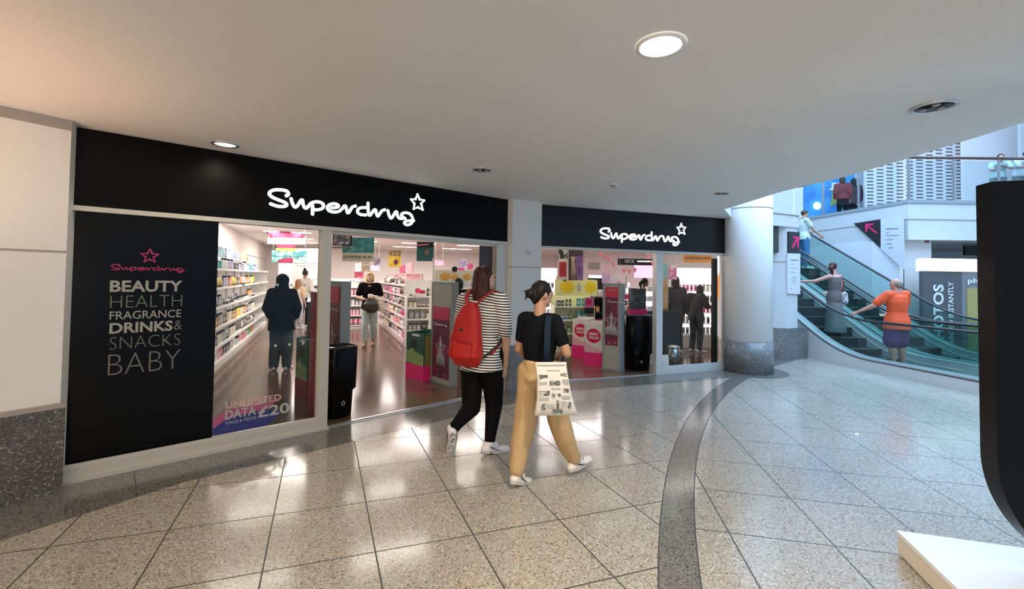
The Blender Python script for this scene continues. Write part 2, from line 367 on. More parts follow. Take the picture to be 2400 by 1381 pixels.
struct('ceiling', MB().prism([L0, L1, R0, (3.9, 8.36)] + edgeC[1:] + [(-6.2, -5), (-6.2, -.8), (-3.39, 3.38)], HC, 3.75), M_ceil)
struct('ceiling_edge', MB().prism([(-9, 3), (-3.6, 3.6), L1, R0, R1, (4.4, 8.9), (6, 9.5), (6, 24), (-9, 24)], 2.91, 3.75), M_ceil)
# walls of the shop
def swall(name, u0, v0, u1, v1, z0, z1, m, th=.1): return struct(name, MB().box((u0, v0, z0), (u1, v1, z1)), m, FS)
swall('wall_shop_left', -2.25, 4.5, -2.15, 21, 0, 2.8, M_storew)
swall('wall_shop_back', -2.25, 21, 11.7, 21.1, 0, 2.8, M_storew)
struct('wall_shop_right', MB().prism([R1, (4.45, 8.75), (5.2, 10.15), (7.6, 15.3), S2(11.5, 21), S2(11.6, 21), (7.7, 15.3), (5.3, 10.15), (4.55, 8.7)], 0, 2.8), M_pinkw)
swall('wall_shop_front', -2.2, 4.5, -1.85, 4.6, 0, 2.8, M_storew)
swall('trim_wall_rail', -2.15, 4.6, -2.135, 20.9, 2.21, 2.23, M_joint)
# walls around the mall hall (left of frame and behind the viewer)
FWL = frame((-3.39, 3.405), 33.7 + 180)
struct('wall_left', MB().box((.0, 0, .64), (5.5, -.15, HC)), M_wall, FWL)
struct('wall_left_base', MB().box((-.02, .05, 0), (5.5, -.15, .64)), M_gran, FWL)
struct('trim_left_joint', MB().box((0, -.004, 1.785), (5.5, .003, 1.80)).box((0, -.004, 2.72), (5.5, .004, 2.80)).box((-.02, .055, .625), (5.5, 0, .655)), M_joint, FWL)
struct('wall_left_end', MB().prism([(-3.39, 3.405), (-3.47, 3.54), L0, (-3.56, 3.60), (-3.75, 3.35)], 0, HC), M_wall)
struct('wall_behind', MB().box((-6.3, -5.1, 0), (3.6, -5, HC)).box((-6.3, -5, 0), (-6.2, -.8, HC)), mat('warm_shopfront', (.55, .42, .33), .5))
struct('wall_atrium_right', MB().box((22, -6, 0), (22.2, 26, 9)), M_wallw)
struct('wall_atrium_behind', MB().box((3.7, -5.1, 0), (22, -5, 9)), M_wallw)
struct('wall_upper_hall', MB().box((3.45, -5, 3.75), (3.6, 8.2, 9)).box((3.6, 8.9, 3.75), (3.75, 24, 9)), M_wallw)

# pillar between the two shop units
pw = [(-.09, 6.58), (.0, 6.52), (.45, 6.90), (.376, 7.043), (.30, 7.30), (-.15, 6.80)]
struct('wall_pillar', MB().prism(pw, .66, HC), mat('grey_white_pillar', (.62, .63, .63), .45, bump=(3, .05)))
def offp(poly, d):
    cx = sum(p[0] for p in poly) / len(poly); cy = sum(p[1] for p in poly) / len(poly); return [(cx + (p[0] - cx) * d, cy + (p[1] - cy) * d) for p in poly]
struct('wall_pillar_base', MB().prism(offp(pw, 1.05), 0, .66), M_grang)
struct('trim_pillar_joint', MB().prism(offp(pw, 1.006), 1.795, 1.81), M_joint)
pl_ = MB().box((4.59 - .12, .0, 2.12), (4.60, .1, 2.16))
b = thing('wall_alarm_box', 'small grey box fixed high on the pillar between the two shop fronts', 'box', None, (.228, 6.70, 2.02), RAD(42))
MB().box((-.022, -.03, -.03), (.022, .015, .03)).build('housing', M_ltgrey, b); MB().box((-.01, -.034, -.015), (.01, -.03, .005)).build('lens', M_grey, b)

# ---- left shop front
def shopfront(fr, name_i, W, segs): pass
struct('trim_fascia_left', MB().box((-.0, -.05, 2.165), (4.575, .12, HC)), M_fascia, FL, 'black shop fascia')
struct('trim_head_left', MB().box((-.01, -.07, 2.125), (4.62, .06, 2.165)), M_frame, FL)
struct('trim_head_left_lower', MB().box((2.04, -.02, 2.095), (4.40, .05, 2.125)), M_frame, FL)
struct('trim_fascia_left_top', MB().box((-.0, -.055, 2.785), (4.575, -.045, HC)), M_joint, FL)
w1 = thing('window_1', 'cream framed shop window left of the shop entrance', None, FL); w1['kind'] = 'structure'
fr = MB().box((0, -.06, .0), (.032, .06, 2.125)).box((1.94, -.06, .0), (2.04, .06, 2.125)).box((.032, -.06, .0), (1.94, .06, .115)).box((.0, -.085, .0), (2.05, -.06, .03)).box((.032, -.045, .115), (1.94, -.03, .135))
fr.box((1.925, -.035, .135), (1.94, -.02, 2.125)); fr.build('window_frame', M_frame, w1)
MB().box((1.01, .0, .135), (1.925, .008, 2.125)).build('window_pane', M_glass, w1)
bp_ = MB().box((.032, -.004, .115), (1.01, .012, 2.125)).build('black_window_film', M_black, w1, label='black vinyl covering the left half of the window')
rows = [('BEAUTY', .266, .75, 1.478, 1.575, .028, M_vinyl), ('HEALTH', .272, .752, 1.348, 1.449, -.018, M_vinylg), ('FRAGRANCE', .271, .748, 1.25, 1.318, .004, M_vinyl),
        ('DRINKS', .273, .69, 1.134, 1.224, .028, M_vinyl), ('&', .70, .755, 1.14, 1.222, -.006, M_vinylt), ('SNACKS', .277, .748, 1.004, 1.106, -.020, M_vinylt), ('BABY', .273, .752, .795, .965, -.022, M_vinylt)]
for body, x0, x1, z0, z1, off, mm in rows:
    text('lettering', body, z1 - z0, mm, bp_, (x0, -.0055, z0), x1 - x0, off, .001)
so = strokes(MB(), SCRIPT, .268, 1.655, .30, .0048, .2, kz=.26).build('script_lettering', M_mag, bp_); so.location = (0, -.006, 0)
so = strokes(MB(), star_pts((.515, 1.785), .058), 0, 0, 1, .0085, .2).build('star_emblem', M_mag, bp_); so.location = (0, -.006, 0)
# phone offer decal on the clear pane
def flatpoly(name, poly, m, parent, y, th=.0012):
    mb = MB().prism(poly, -th / 2, th / 2, 0, VX); o = mb.build(name, m, parent); o.location = (0, y, 0); return o
w1pane = [c for c in w1.children if c.name.startswith('window_pane')][0]
flatpoly('pink_decal', [(1.012, .285), (1.125, .36), (1.50, .36), (1.60, .42), (1.40, .24), (1.012, .20)], mat('pink_decal', (.34, .08, .17), .5), w1pane, -.004)
flatpoly('navy_decal', [(1.012, .137), (1.012, .20), (1.12, .27), (1.38, .30), (1.57, .28), (1.60, .255), (1.47, .137)], M_navy, w1pane, -.006)
M_dec = mat('pale_print', (.36, .38, .39), .5); M_decp = mat('pink_print', (.58, .36, .34), .5)
for body, x0, x1, z0, z1, off, mm in [('UNLIMITED', 1.108, 1.592, .368, .432, .012, M_decp), ('DATA', 1.11, 1.368, .266, .352, .018, M_dec), ('£20', 1.385, 1.672, .23, .335, .02, M_dec), ('CALLS & TEXTS', 1.112, 1.37, .222, .25, .01, M_dec)]:
    text('offer_lettering', body, z1 - z0, mm, w1pane, (x0, -.008, z0), x1 - x0, off, .001)
dots = MB()
for x, z in [(1.226, 1.537), (1.38, 1.537), (1.528, 1.537), (1.657, 1.537), (1.79, 1.537), (1.526, .925), (1.657, .925), (1.79, .925)]:
    dots.lathe([(.0135, 0), (.0135, .001)], 14, M=Matrix.Translation((x, -.002, z)) @ VX, smooth=False)
dots.build('safety_dots', mat('frosted_dot', (.45, .46, .43), .6), w1pane)
struct('trim_opening_left', MB().box((4.385, -.04, 0), (4.60, .06, 2.125)).box((4.585, -.04, 2.125), (4.6, .1, 2.8)), M_frame, FL)
struct('trim_threshold_left', MB().box((2.04, -.02, 0), (4.39, .02, .014)).box((2.04, -.055, 0), (4.39, -.035, .006)), M_alu, FL)
def sign(M, s0, z0, label):
    t = thing('shop_sign', label, 'sign', M, (0, -.055, 0), 0, 'illuminated script signs on the black fascia')
    for key, nm in (('S', 'letter'), ('u', 'letter'), ('p', 'letter'), ('e', 'letter'), ('d', 'letter'), ('D', 'letter'), ('U', 'letter'), ('g', 'letter')):
        strokes(MB(), {key: SCRIPT[key]}, s0, z0, 1, .0172, .8).build('letter', M_signw, t)
    strokes(MB(), STAR, s0, z0, 1, .0150, .8).build('star_emblem', M_signw, t)
sign(FL, 1.408, 2.30, 'larger-looking glowing white script sign with a star, on the left shop fascia')
sign(FR, 1.121, 2.29, 'glowing white script sign with a star, on the right shop fascia beyond the pillar')

# ---- right shop front
struct('trim_fascia_right', MB().box((.0, -.05, 2.15), (4.0, .12, HC)), mat('black_fascia_right', (.006, .006, .008), .3, spec=.35), FR, 'black shop fascia')
struct('trim_head_right', MB().box((.0, -.06, 2.11), (3.98, .06, 2.15)), M_frame, FR)
struct('trim_threshold_right', MB().box((.0, -.02, 0), (2.30, .02, .012)), M_alu, FR)
w2 = thing('window_2', 'framed shop window right of the second entrance', None, FR); w2['kind'] = 'structure'
MB().box((2.27, -.05, 0), (2.40, .06, 2.11)).box((3.84, -.05, 0), (3.95, .06, 2.11)).box((2.40, -.05, 0), (3.84, .06, .10)).box((2.40, -.04, .10), (3.84, -.02, .14)).box((3.79, -.03, .1), (3.80, 0, 2.11)).build('window_frame', mat('pale_frame', (.55, .57, .56), .35, .2), w2)
MB().box((2.40, .0, .14), (3.79, .008, 2.11)).build('window_pane', M_glass, w2)
# round column with granite drum
CX, CY, CR = 4.36, 8.28, .405
col_M = Matrix.Translation((CX, CY, 0))
struct('wall_column', MB().lathe([(CR, .55), (CR, 3.7)], 48, M=col_M), mat('white_column_paint', (.84, .86, .88), .4))
struct('wall_column_base', MB().lathe([(CR + .015, 0), (CR + .015, .56)], 48, M=col_M), M_grang)
struct('trim_column_joint', MB().lathe([(CR + .003, 2.95), (CR + .003, 2.965)], 48, M=col_M), M_joint)
# pillar with signs and bulkhead above
struct('wall_pillar_right', MB().prism([(5.52, 9.55), (5.78, 9.42), (6.12, 9.60), (5.90, 9.95)], .62, 2.82), M_wallw)
struct('wall_pillar_right_base', MB().prism([(5.50, 9.54), (5.78, 9.40), (6.14, 9.59), (6.42, 9.74), (6.2, 10.1), (5.90, 9.98)], 0, .66), M_grang)
struct('wall_bulkhead', MB().prism([(4.3, 8.7), (5.0, 9.05), (5.8, 9.40), (6.14, 9.58), (6.0, 10.3), (4.2, 10.3)], 2.80, 4.4), M_wallw)
struct('trim_bulkhead_joint', MB().prism([(4.3, 8.68), (5.0, 9.03), (5.8, 9.38), (6.155, 9.56), (6.15, 9.62), (4.3, 8.8)], 3.05, 3.065), M_joint)
struct('wall_recess', MB().box((5.35, 9.98, 0), (6.1, 10.05, 2.8)), mat('recess_grey', (.42, .46, .50), .5))
# ---------------------------------------------------------------- mall lamps
def downlight(px, py, lit, label, r=.105, power=60, col=(1, .88, .68)):
    p = onz(px, py, HC)
    t = thing('ceiling_downlight', label, 'ceiling light', None, (p.x, p.y, HC), 0, 'recessed downlights in the mall ceiling')
    MB().lathe([(r + .018, -.001), (r + .018, -.008), (r, -.012), (r - .006, -.004)], 32, caps=False).build('trim_ring', M_white if lit == 2 else M_alu, t)
    if lit == 2: MB().ell((0, 0, -.004), r - .004, r - .004, .012, n=24).build('lens', mat('downlight_glow_bright', (1, 1, 1), emit=(1, .93, .80), es=30), t)
    elif lit == 1: MB().lathe([(r - .006, -.003), (r * .5, -.006)], 24).build('lens', mat('downlight_glow_soft', (1, 1, 1), emit=(1, .95, .85), es=1.6), t)
    else:
        MB().lathe([(r - .006, -.004), (r * .4, -.003)], 24).build('reflector', mat('dark_reflector', (.02, .02, .02), .3, .3), t)
        for a in (0, 2.1, 4.2): MB().ell((r * .5 * cos(a), r * .5 * sin(a), -.008), .024, .024, .01, n=8).build('bulb', mat('unlit_bulb', (.25, .25, .25), .2), t)
    if power:
        l = spot('downlight_beam', (p.x, p.y, HC - .03), power, col, 150, blend=.8)
    return t
downlight(1548, 105, 2, 'brightly glowing round downlight in the ceiling above the floor band', .10, 230)
downlight(528, 338, 1, 'small faintly lit downlight nearest the black fascia left of the sign', .09, 30)
downlight(1130, 398, 0, 'small unlit downlight above the pillar end of the left shop', .085, 14)
downlight(1692, 453, 0, 'small unlit downlight above the right end of the right shop', .085, 0)
downlight(2188, 250, 0, 'unlit downlight near the open edge of the ceiling on the right', .105, 0)
p = onz(1438, 432, HC)
t = thing('smoke_detector', 'small white dome detector on the ceiling in front of the pillar', 'detector', None, (p.x, p.y, HC))
MB().lathe([(.055, 0), (.055, -.012)], 20).build('base_plate', M_white, t); MB().ell((0, 0, -.02), .034, .034, .026).build('dome', mat('detector_grey', (.3, .3, .3), .3), t)
area('opposite_shops_light', (-1.2, -4.9, 1.5), 8.5, 190, (1.0, .86, .70), (RAD(90), 0, 0), 2.0)
area('left_shop_light', (-6.0, .6, 1.4), 2.6, 170, (1.0, .62, .42), (RAD(90), 0, RAD(-78)), 1.8)
area('hall_fill', (.0, .6, 2.78), 5.5, 55, (1.0, .88, .72))  # broad fill added to brighten floor and ceiling, not a fitting
spot('warm_uplight', (-3.3, 2.2, 1.1), 80, (1.0, .62, .42), 120, (RAD(180), 0, 0), .9, .2)

# ---------------------------------------------------------------- shop ceiling lights and back
lights = [(u, v) for v in (7.4, 9.6, 11.4, 13.6, 15.8, 18.0) for u in (-.9, 1.1, 3.1, 5.1, 7.0)]
lp0 = None
for i, (u, v) in enumerate(lights):
    if v == 7.0 and u in (-.9, ): pass
    if lp0 is None:
        lp0 = thing('shop_ceiling_light', 'recessed white ceiling light panel in the shop', 'ceiling light', FS, (u, v, 2.80), 0, 'light panels in the shop ceiling')
        MB().box((-.62, -.14, -.012), (.62, .14, 0)).build('frame', M_white, lp0)
        MB().box((-.58, -.10, -.016), (.58, .10, -.010)).build('diffuser', M_tube, lp0); o = lp0
    else:
        o = copy_tree(lp0); o.matrix_world = FS @ Matrix.Translation((u, v, 2.80))
    o['label'] = 'shop ceiling light panel, %s row from the entrance, %s from the left wall' % (['first', 'second', 'third', 'fourth', 'fifth', 'sixth'][i // 5], ['first', 'second', 'third', 'fourth', 'fifth'][i % 5])

for u, v in [(-.6, 12), (0, 17), (3.2, 12.5), (3.2, 17), (7, 12), (6.5, 16)]:
    pp = FS @ Vector((u, v, 2.76)); area('shop_fill', pp, 2.4, 150, (1.0, .90, .84) if u < 5 else (1, .86, .92), sy=2.4)  # fill lamps added to brighten the shop beyond what its panels give
# ---------------------------------------------------------------- products
PC = {'white': (.80, .80, .78), 'black': (.02, .02, .02), 'yellow': (.85, .62, .03), 'orange': (.85, .25, .03), 'red': (.62, .03, .03), 'pink': (.85, .32, .42), 'blue': (.05, .25, .62), 'teal': (.03, .35, .36),
      'green': (.15, .42, .12), 'lilac': (.50, .40, .68), 'brown': (.16, .08, .05), 'cream': (.80, .72, .52), 'grey': (.35, .35, .36), 'magenta': (.70, .03, .25), 'silver': (.6, .6, .62), 'amber': (.55, .25, .05)}
CAPM = [M_white, M_black]
PM = {}
def prod_mesh(kind, colr):
    key = (kind, colr)
    if key in PM: return PM[key]
    m1 = mat('packaging_' + colr, PC[colr], .35); capm = M_white if colr in ('black', 'blue', 'brown', 'magenta', 'pink', 'red', 'teal') else M_blackm
    lab = mat('label_print_' + colr, tuple(min(.9, c * .5 + .35) for c in PC[colr]), .5)
    mb = MB()
    if kind == 'bottle':
        mb.lathe([(.026, 0), (.030, .004), (.030, .125), (.024, .145), (.012, .152)], 10, 0); mb.lathe([(.013, .150), (.013, .185)], 8, 1); mb.lathe([(.0305, .035), (.0305, .105)], 10, 2, caps=False)
    elif kind == 'spray_can':
        mb.lathe([(.024, 0), (.025, .003), (.025, .155), (.017, .168)], 10, 0); mb.lathe([(.019, .165), (.019, .195)], 8, 1); mb.lathe([(.0255, .04), (.0255, .12)], 10, 2, caps=False)
    elif kind == 'tube':
        mb.lathe([(.017, 0), (.017, .028)], 8, 1); mb.loft([((0, 0, .028), (1, 0, 0), .022, (0, 1, 0), .020), ((0, 0, .08), (1, 0, 0), .027, (0, 1, 0), .014), ((0, 0, .155), (1, 0, 0), .031, (0, 1, 0), .002)], 10, 0); mb.box((-.02, -.018, .06), (.02, -.0165, .10), 2)
    elif kind == 'jar':
        mb.lathe([(.034, 0), (.036, .004), (.036, .045)], 12, 0); mb.lathe([(.037, .045), (.037, .068)], 12, 1)
    elif kind == 'carton':
        mb.box((-.036, -.025, 0), (.036, .025, .14), 0); mb.box((-.03, -.0262, .03), (.03, -.025, .095), 2); mb.box((-.037, -.026, .125), (.037, .026, .141), 1)
    elif kind == 'packet':
        mb.loft([((0, 0, 0), (1, 0, 0), .055, (0, 1, 0), .004), ((0, 0, .012), (1, 0, 0), .055, (0, 1, 0), .018), ((0, 0, .09), (1, 0, 0), .053, (0, 1, 0), .022), ((0, 0, .155), (1, 0, 0), .055, (0, 1, 0), .012), ((0, 0, .17), (1, 0, 0), .055, (0, 1, 0), .002)], 12, 0); mb.box((-.035, -.0235, .05), (.035, -.021, .12), 2)
    elif kind == 'hanging_pack':
        mb.box((-.04, -.003, .0), (.04, .0, .17), 2); mb.loft([((0, -.003, .07), (1, 0, 0), .03, (0, 0, 1), .045), ((0, -.03, .07), (1, 0, 0), .022, (0, 0, 1), .034)], 12, 0); mb.box((-.04, -.004, .145), (.04, .001, .17), 1)
    PM[key] = mb.mesh(kind, [m1, capm, lab]); return PM[key]
HT = {'bottle': .185, 'spray_can': .195, 'tube': .155, 'jar': .068, 'carton': .141, 'packet': .17, 'hanging_pack': .17}
WD = {'bottle': .068, 'spray_can': .058, 'tube': .068, 'jar': .082, 'carton': .082, 'packet': .118, 'hanging_pack': .09}
NP = [0]
def product(kind, colr, M, label, group, sc=1.0):
    o = bpy.data.objects.new(kind, prod_mesh(kind, colr)); COL.objects.link(o); o.matrix_world = M @ Matrix.Scale(sc, 4)
    tag(o, label, {'spray_can': 'can', 'hanging_pack': 'pack'}.get(kind, kind), group); NP[0] += 1; return o
ORD = ['first', 'second', 'third', 'fourth', 'fifth', 'sixth', 'seventh', 'eighth']
CNT = ['none', 'one', 'two', 'three', 'four', 'five', 'six', 'seven', 'eight']
PLU = {'bottle': 'bottles', 'spray_can': 'spray cans', 'tube': 'tubes', 'jar': 'jars', 'carton': 'cartons', 'packet': 'packets', 'hanging_pack': 'hanging packs'}
def shelf_row(M, length, where, group, kinds, cols, depth=.10, sc=1.0, seed=0, gap=.012, dens=1.0, run=(3, 6)):
    """fills a shelf along local +x (front faces local -y) with runs of the same product"""
    rnd = random.Random(seed); x = .04; prev = None; seen = set()
    while x < length - .06:
        k = rnd.choice(kinds); c = rnd.choice(cols)
        if (c, k) == prev or (prev, c, k) in seen: continue
        seen.add((prev, c, k))
        w = WD[k] * sc + gap; n = min(rnd.randint(*run), int((length - .02 - x) / w))
        if n < 1: break
        for i in range(n):
            if n == 1: lab = 'lone %s %s' % (c, k.replace('_', ' '))
            else: lab = '%s of %s %s %s' % (ORD[i], CNT[n], c, PLU[k])
            lab += (' after the %s %s' % (prev[0], PLU[prev[1]])) if prev else ' at the row start'
            product(k, c, M @ Matrix.Translation((x + w / 2, depth + rnd.uniform(-.01, .01), .002)) @ Matrix.Rotation(rnd.uniform(-.12, .12), 4, 'Z'), lab + ', ' + where, group, sc)
            x += w
        x += gap; prev = (c, k)

def shelving(name, label, M, length, depth, zs, h, base=.12, posts=1.0, m=M_white, edge=None, group=None, back=None):
    """front at local y=0, goods face -y; zs: shelf heights"""
    t = thing(name, label, 'shelf unit', M, (0, 0, 0), 0, group)
    MB().box((0, depth - .03, 0), (length, depth, h)).build('back_panel', back or m, t)
    MB().box((0, .02, 0), (length, depth, base)).build('plinth', m, t)
    for z in zs:
        mb = MB().box((0, 0, z - .018), (length, depth - .03, z)); mb.box((0, -.008, z - .032), (length, .0, z + .008))
        mb.build('shelf', m, t)
    n = max(1, int(round(length / posts)))
    for i in range(n + 1):
        x = length * i / n; MB().box((x - .012, depth - .06, 0), (x + .012, depth - .028, h)).build('upright', m, t)
        if i in (0, n): MB().box((x - .008, .03, base), (x + .008, depth, min(h, zs[-1] + .02))).build('end_panel', edge or m, t)
    return t
M_shelf = mat('white_shelf', (.78, .78, .76), .35)
# long shelving down the left wall; goods face the aisle (+u)
zsL = [.13, .40, .72, 1.07, 1.40, 1.72]
ML = FS @ Matrix.Translation((-1.60, 6.2, 0)) @ Matrix.Rotation(RAD(90), 4, 'Z')      # local x -> +v, local y -> -u
shelving('wall_shelving', 'long white wall shelving filled with bottles, seen through the left shop window', ML, 10.0, .50, zsL, 1.95, m=M_shelf)
colsL = ['white', 'white', 'grey', 'black', 'brown', 'cream', 'amber', 'lilac', 'silver', 'yellow', 'orange', 'teal', 'blue']
names = ['lowest shelf', 'second shelf', 'third shelf', 'fourth shelf', 'fifth shelf', 'sixth shelf']
for i, z in enumerate(zsL):
    kinds = [['carton', 'packet'], ['bottle', 'tube'], ['bottle', 'spray_can'], ['bottle', 'jar', 'tube'], ['bottle', 'tube'], ['carton', 'bottle']][i]
    cc = [['white', 'pink', 'orange', 'green', 'teal', 'black'], ['brown', 'cream', 'white', 'grey', 'black'], ['brown', 'cream', 'white', 'yellow', 'grey', 'amber'], ['grey', 'black', 'white', 'orange', 'lilac'], ['yellow', 'yellow', 'orange', 'white', 'brown', 'lilac'], ['black', 'teal', 'grey', 'lilac', 'blue', 'white']][i]
    shelf_row(ML @ Matrix.Translation((1.9, 0, z)), 5.6, 'left wall ' + names[i], 'toiletries on the left wall shelving', kinds, cc, .07, 1.08, seed=40 + i, gap=.02)
# header panels above the left shelving
for j, (x0, x1, colr, nm) in enumerate([(2.9, 3.9, (.10, .09, .10), 'dark picture panel above the near end of the left shelving'), (4.0, 4.8, (.04, .16, .17), 'teal panel above the left wall shelving'), (4.95, 6.8, (.16, .22, .36), 'blue picture panel above the far left shelving'), (6.95, 8.0, (.45, .45, .25), 'pale green panel above the left shelving')]):
    t = thing('header_panel', nm, 'panel', ML, (x0, .30, 1.955)); MB().box((0, 0, 0), (x1 - x0, .02, .22)).build('board', mat('header_%d' % j, colr, .4, mottled=(6, tuple(min(1, c * 2.5 + .05) for c in colr), .45, .6)), t)
    MB().box((-.01, -.005, -.0), (x1 - x0 + .01, .025, .012)).build('bracket_rail', M_white, t)

# middle gondola with the long pink wall of goods
MG = FS @ Matrix.Translation((1.82, 16.2, 0)) @ Matrix.Rotation(RAD(-90), 4, 'Z')     # local x -> -v ; local y -> +u
zsG = [.13, .38, .64, .90, 1.16, 1.42]
shelving('gondola', 'long free-standing gondola packed with pink and plum goods facing the middle aisle', MG, 5.4, .42, zsG, 1.70, m=mat('pinkish_shelf', (.72, .60, .58), .4), back=mat('pinkish_back', (.45, .25, .25), .5))
for i, z in enumerate(zsG):
    shelf_row(MG @ Matrix.Translation((1.2, 0, z)), 4.1, 'pink gondola ' + names[i], 'cosmetics on the middle gondola', ['carton', 'hanging_pack', 'tube'], ['pink', 'magenta', 'brown', 'cream', 'white', 'black', 'grey'], .06, 1.15, seed=80 + i, gap=.008)
def header(M, p, wv, hv, colr, label, cat='panel', name='header_panel', extra=None, rz=0):
    t = thing(name, label, cat, M, p, rz); MB().box((0, 0, 0), (wv, .02, hv)).build('board', mat('print_' + name + label[:14].replace(' ', '_'), colr, .45), t); return t
t = header(MG, (3.2, .2, 1.715), 1.05, .22, (.42, .02, .10), 'crimson header board on top of the pink middle gondola'); text('lettering', 'Cosmetics', .07, M_white, t, (.2, -.004, .08), .7) if 0 else None
t = header(MG, (4.3, .18, 1.715), 1.0, .26, (.80, .35, .42), 'pale pink header board over the near end of the middle gondola')
# white end unit of the gondola facing the entrance
ME = FS @ Matrix.Translation((1.80, 10.35, 0))
t = shelving('end_unit', 'narrow white end shelf unit with small boxes beside the pink gondola', ME, .62, .38, [.12, .40, .66, .92, 1.18], 1.55, m=M_shelf, posts=.62)
for i, z in enumerate([.12, .40, .66, .92, 1.18]):
    shelf_row(ME @ Matrix.Translation((0, 0, z)), .60, 'narrow end-unit ' + names[i], 'goods on the white end unit', ['carton', 'jar', 'packet'], ['white', 'grey', 'cream', 'black', 'brown'], .08, 1.0, seed=120 + i, run=(2, 3), dens=.9)
t = header(ME, (.12, -.03, 1.20), .28, .20, (.85, .85, .82), 'small white price card with pink bubble on the narrow end unit', 'sign', 'price_card')
MB().lathe([(.06, 0), (.06, .003)], 18, M=Matrix.Translation((.10, -.001, .11)) @ VX, smooth=False).build('pink_bubble', M_pink, t)
MB().box((.15, -.004, .04), (.27, -.001, .12)).build('offer_print', M_dkpink, t)
# sun-care end unit with peach and mint header
MU = FS @ Matrix.Translation((2.14, 9.2, 0))
t = shelving('promotion_unit', 'tall promotion shelf unit with peach and mint header behind the right security gate', MU, .95, .42, [.30, .62, .95, 1.20], 1.42, m=mat('cream_shelf', (.80, .76, .68), .4), posts=.95)
MB().box((0, -.02, 1.42), (.95, .0, 1.78)).build('header_board', mat('peach_header', (.86, .78, .58), .5), t)
MB().box((0, -.026, 1.42), (.95, -.02, 1.55)).build('mint_strip', mat('mint_print', (.30, .72, .52), .5), t)
for x, r in ((.22, .11), (.42, .08), (.70, .09)): MB().ell((x, -.022, 1.64), r, .003, r * .8, n=16).build('fruit_print', mat('orange_print', (.85, .45, .10), .5), t)
MB().lathe([(.075, 0), (.075, .01)], 24, M=Matrix.Translation((.42, -.03, 1.80)) @ VX, smooth=False).build('round_badge', M_white, t)
MB().lathe([(.06, 0), (.06, .012)], 24, M=Matrix.Translation((.42, -.031, 1.80)) @ VX, smooth=False).build('badge_centre', M_blackm, t)
for i, z in enumerate([.30, .62, .95, 1.20]):
    shelf_row(MU @ Matrix.Translation((0, 0, z)), .93, 'mint-header unit ' + names[i], 'goods on the peach and mint unit', ['bottle', 'carton', 'jar', 'tube'], ['cream', 'brown', 'white', 'black', 'pink'], .08, 1.0, seed=140 + i, run=(2, 4), dens=.85)
MB().box((2.105, 9.15, 0), (2.135, 9.19, 2.02)).build('x', M_white) if 0 else None
t = thing('shelf_post', 'slim white upright post at the left edge of the peach and mint unit', 'post', FS, (2.10, 9.14, 0)); MB().box((-.018, -.018, 0), (.018, .018, 2.02)).box((-.03, -.03, 0), (.03, .03, .02)).build('post', M_white, t)
t = thing('price_card', 'small white price card with pink print on top of the promotion unit', 'sign', MU, (.62, -.05, 1.42)); MB().box((0, 0, 0), (.30, .006, .13)).build('card', M_white, t); MB().box((.16, -.002, .02), (.28, 0, .11)).build('pink_print', mat('pink_soft', (.85, .3, .4), .5), t)
# far mid-shop shelf units
k_ = 0
for (u, v, rz, L, hh, cols, lab, sh) in [(-.35, 17.3, 0, 1.6, 1.5, ['white', 'cream', 'orange', 'pink', 'brown'], 'pale shelf unit at the back of the shop behind the blonde shopper', 'rear pale unit'),
                                 (3.3, 13.0, 0, 1.2, 1.45, ['black', 'orange', 'red', 'white', 'green'], 'crowded shelf unit beyond the peach and mint display', 'crowded unit'),
                                 (3.6, 10.4, 0, 1.0, 1.5, ['green', 'yellow', 'white', 'magenta', 'black'], 'shelf unit with green goods behind the striped shirt', 'green-goods unit'),
                                 (.72, 14.5, 0, .9, 1.35, ['white', 'pink', 'cream', 'grey'], 'low shelf unit with pale boxes left of the blonde shopper', 'low pale unit')]:
    Mx = FS @ Matrix.Translation((u, v, 0)) @ Matrix.Rotation(rz, 4, 'Z'); zz = [.12, .42, .72, 1.02, 1.28]
    shelving('shelf_unit', lab, Mx, L, .4, zz, hh, m=M_shelf)
    for i, z in enumerate(zz): shelf_row(Mx @ Matrix.Translation((0, 0, z)), L - .02, sh + ' ' + names[i], 'goods on mid-shop shelf units', ['carton', 'bottle', 'packet'], cols, .08, 1.1, seed=200 + k_ + i, run=(2, 4))
    k_ += 10

# ---------------------------------------------------------------- hanging signs in the shop
def hanging(name, label, px0, py0, px1, py1, Y, m, rz=None, cat='banner', lines=None, border=None):
    """a board hung from the ceiling, spanning the given view rays at distance Y"""
    a = at(px0, py0, Y); b = at(px1, py1, Y); c = at(px0, py1, Y); wv = abs(b.x - a.x); hv = abs(a.z - c.z)
    t = thing(name, label, cat, None, (min(a.x, b.x), Y, min(a.z, c.z)), rz or 0)
    MB().box((0, 0, 0), (wv, .015, hv)).build('board', m, t)
    if a.z < 2.78:
        MB().box((.03, .004, hv), (.034, .008, 2.80 - min(a.z, c.z))).build('cord', M_ltgrey, t); MB().box((wv - .034, .004, hv), (wv - .03, .008, 2.80 - min(a.z, c.z))).build('cord', M_ltgrey, t)
    return t, wv, hv
M_teal = mat('teal_print', (.03, .20, .20), .5, mottled=(9, (.08, .33, .33), .45, .6)); M_sea = mat('sea_print', (.08, .33, .36), .5, mottled=(7, (.4, .62, .6), .45, .6))
t, wv, hv = hanging('hanging_banner', 'teal hanging banner with SUMMER FUN strip below it in the entrance', 803, 556, 876, 592, 8.2, M_teal)
MB().box((0, .0, -.16), (wv, .012, 0)).build('pale_strip', mat('buff_strip', (.62, .55, .42), .5), t)
text('lettering', 'SUMMER FUN', .045, M_blackm, t, (.02, -.006, -.10), wv - .05, 0)
t, wv, hv = hanging('ceiling_screen', 'dark framed screen hung from the ceiling at the left of the entrance', 780, 549, 824, 575, 6.9, M_blackm, cat='screen')
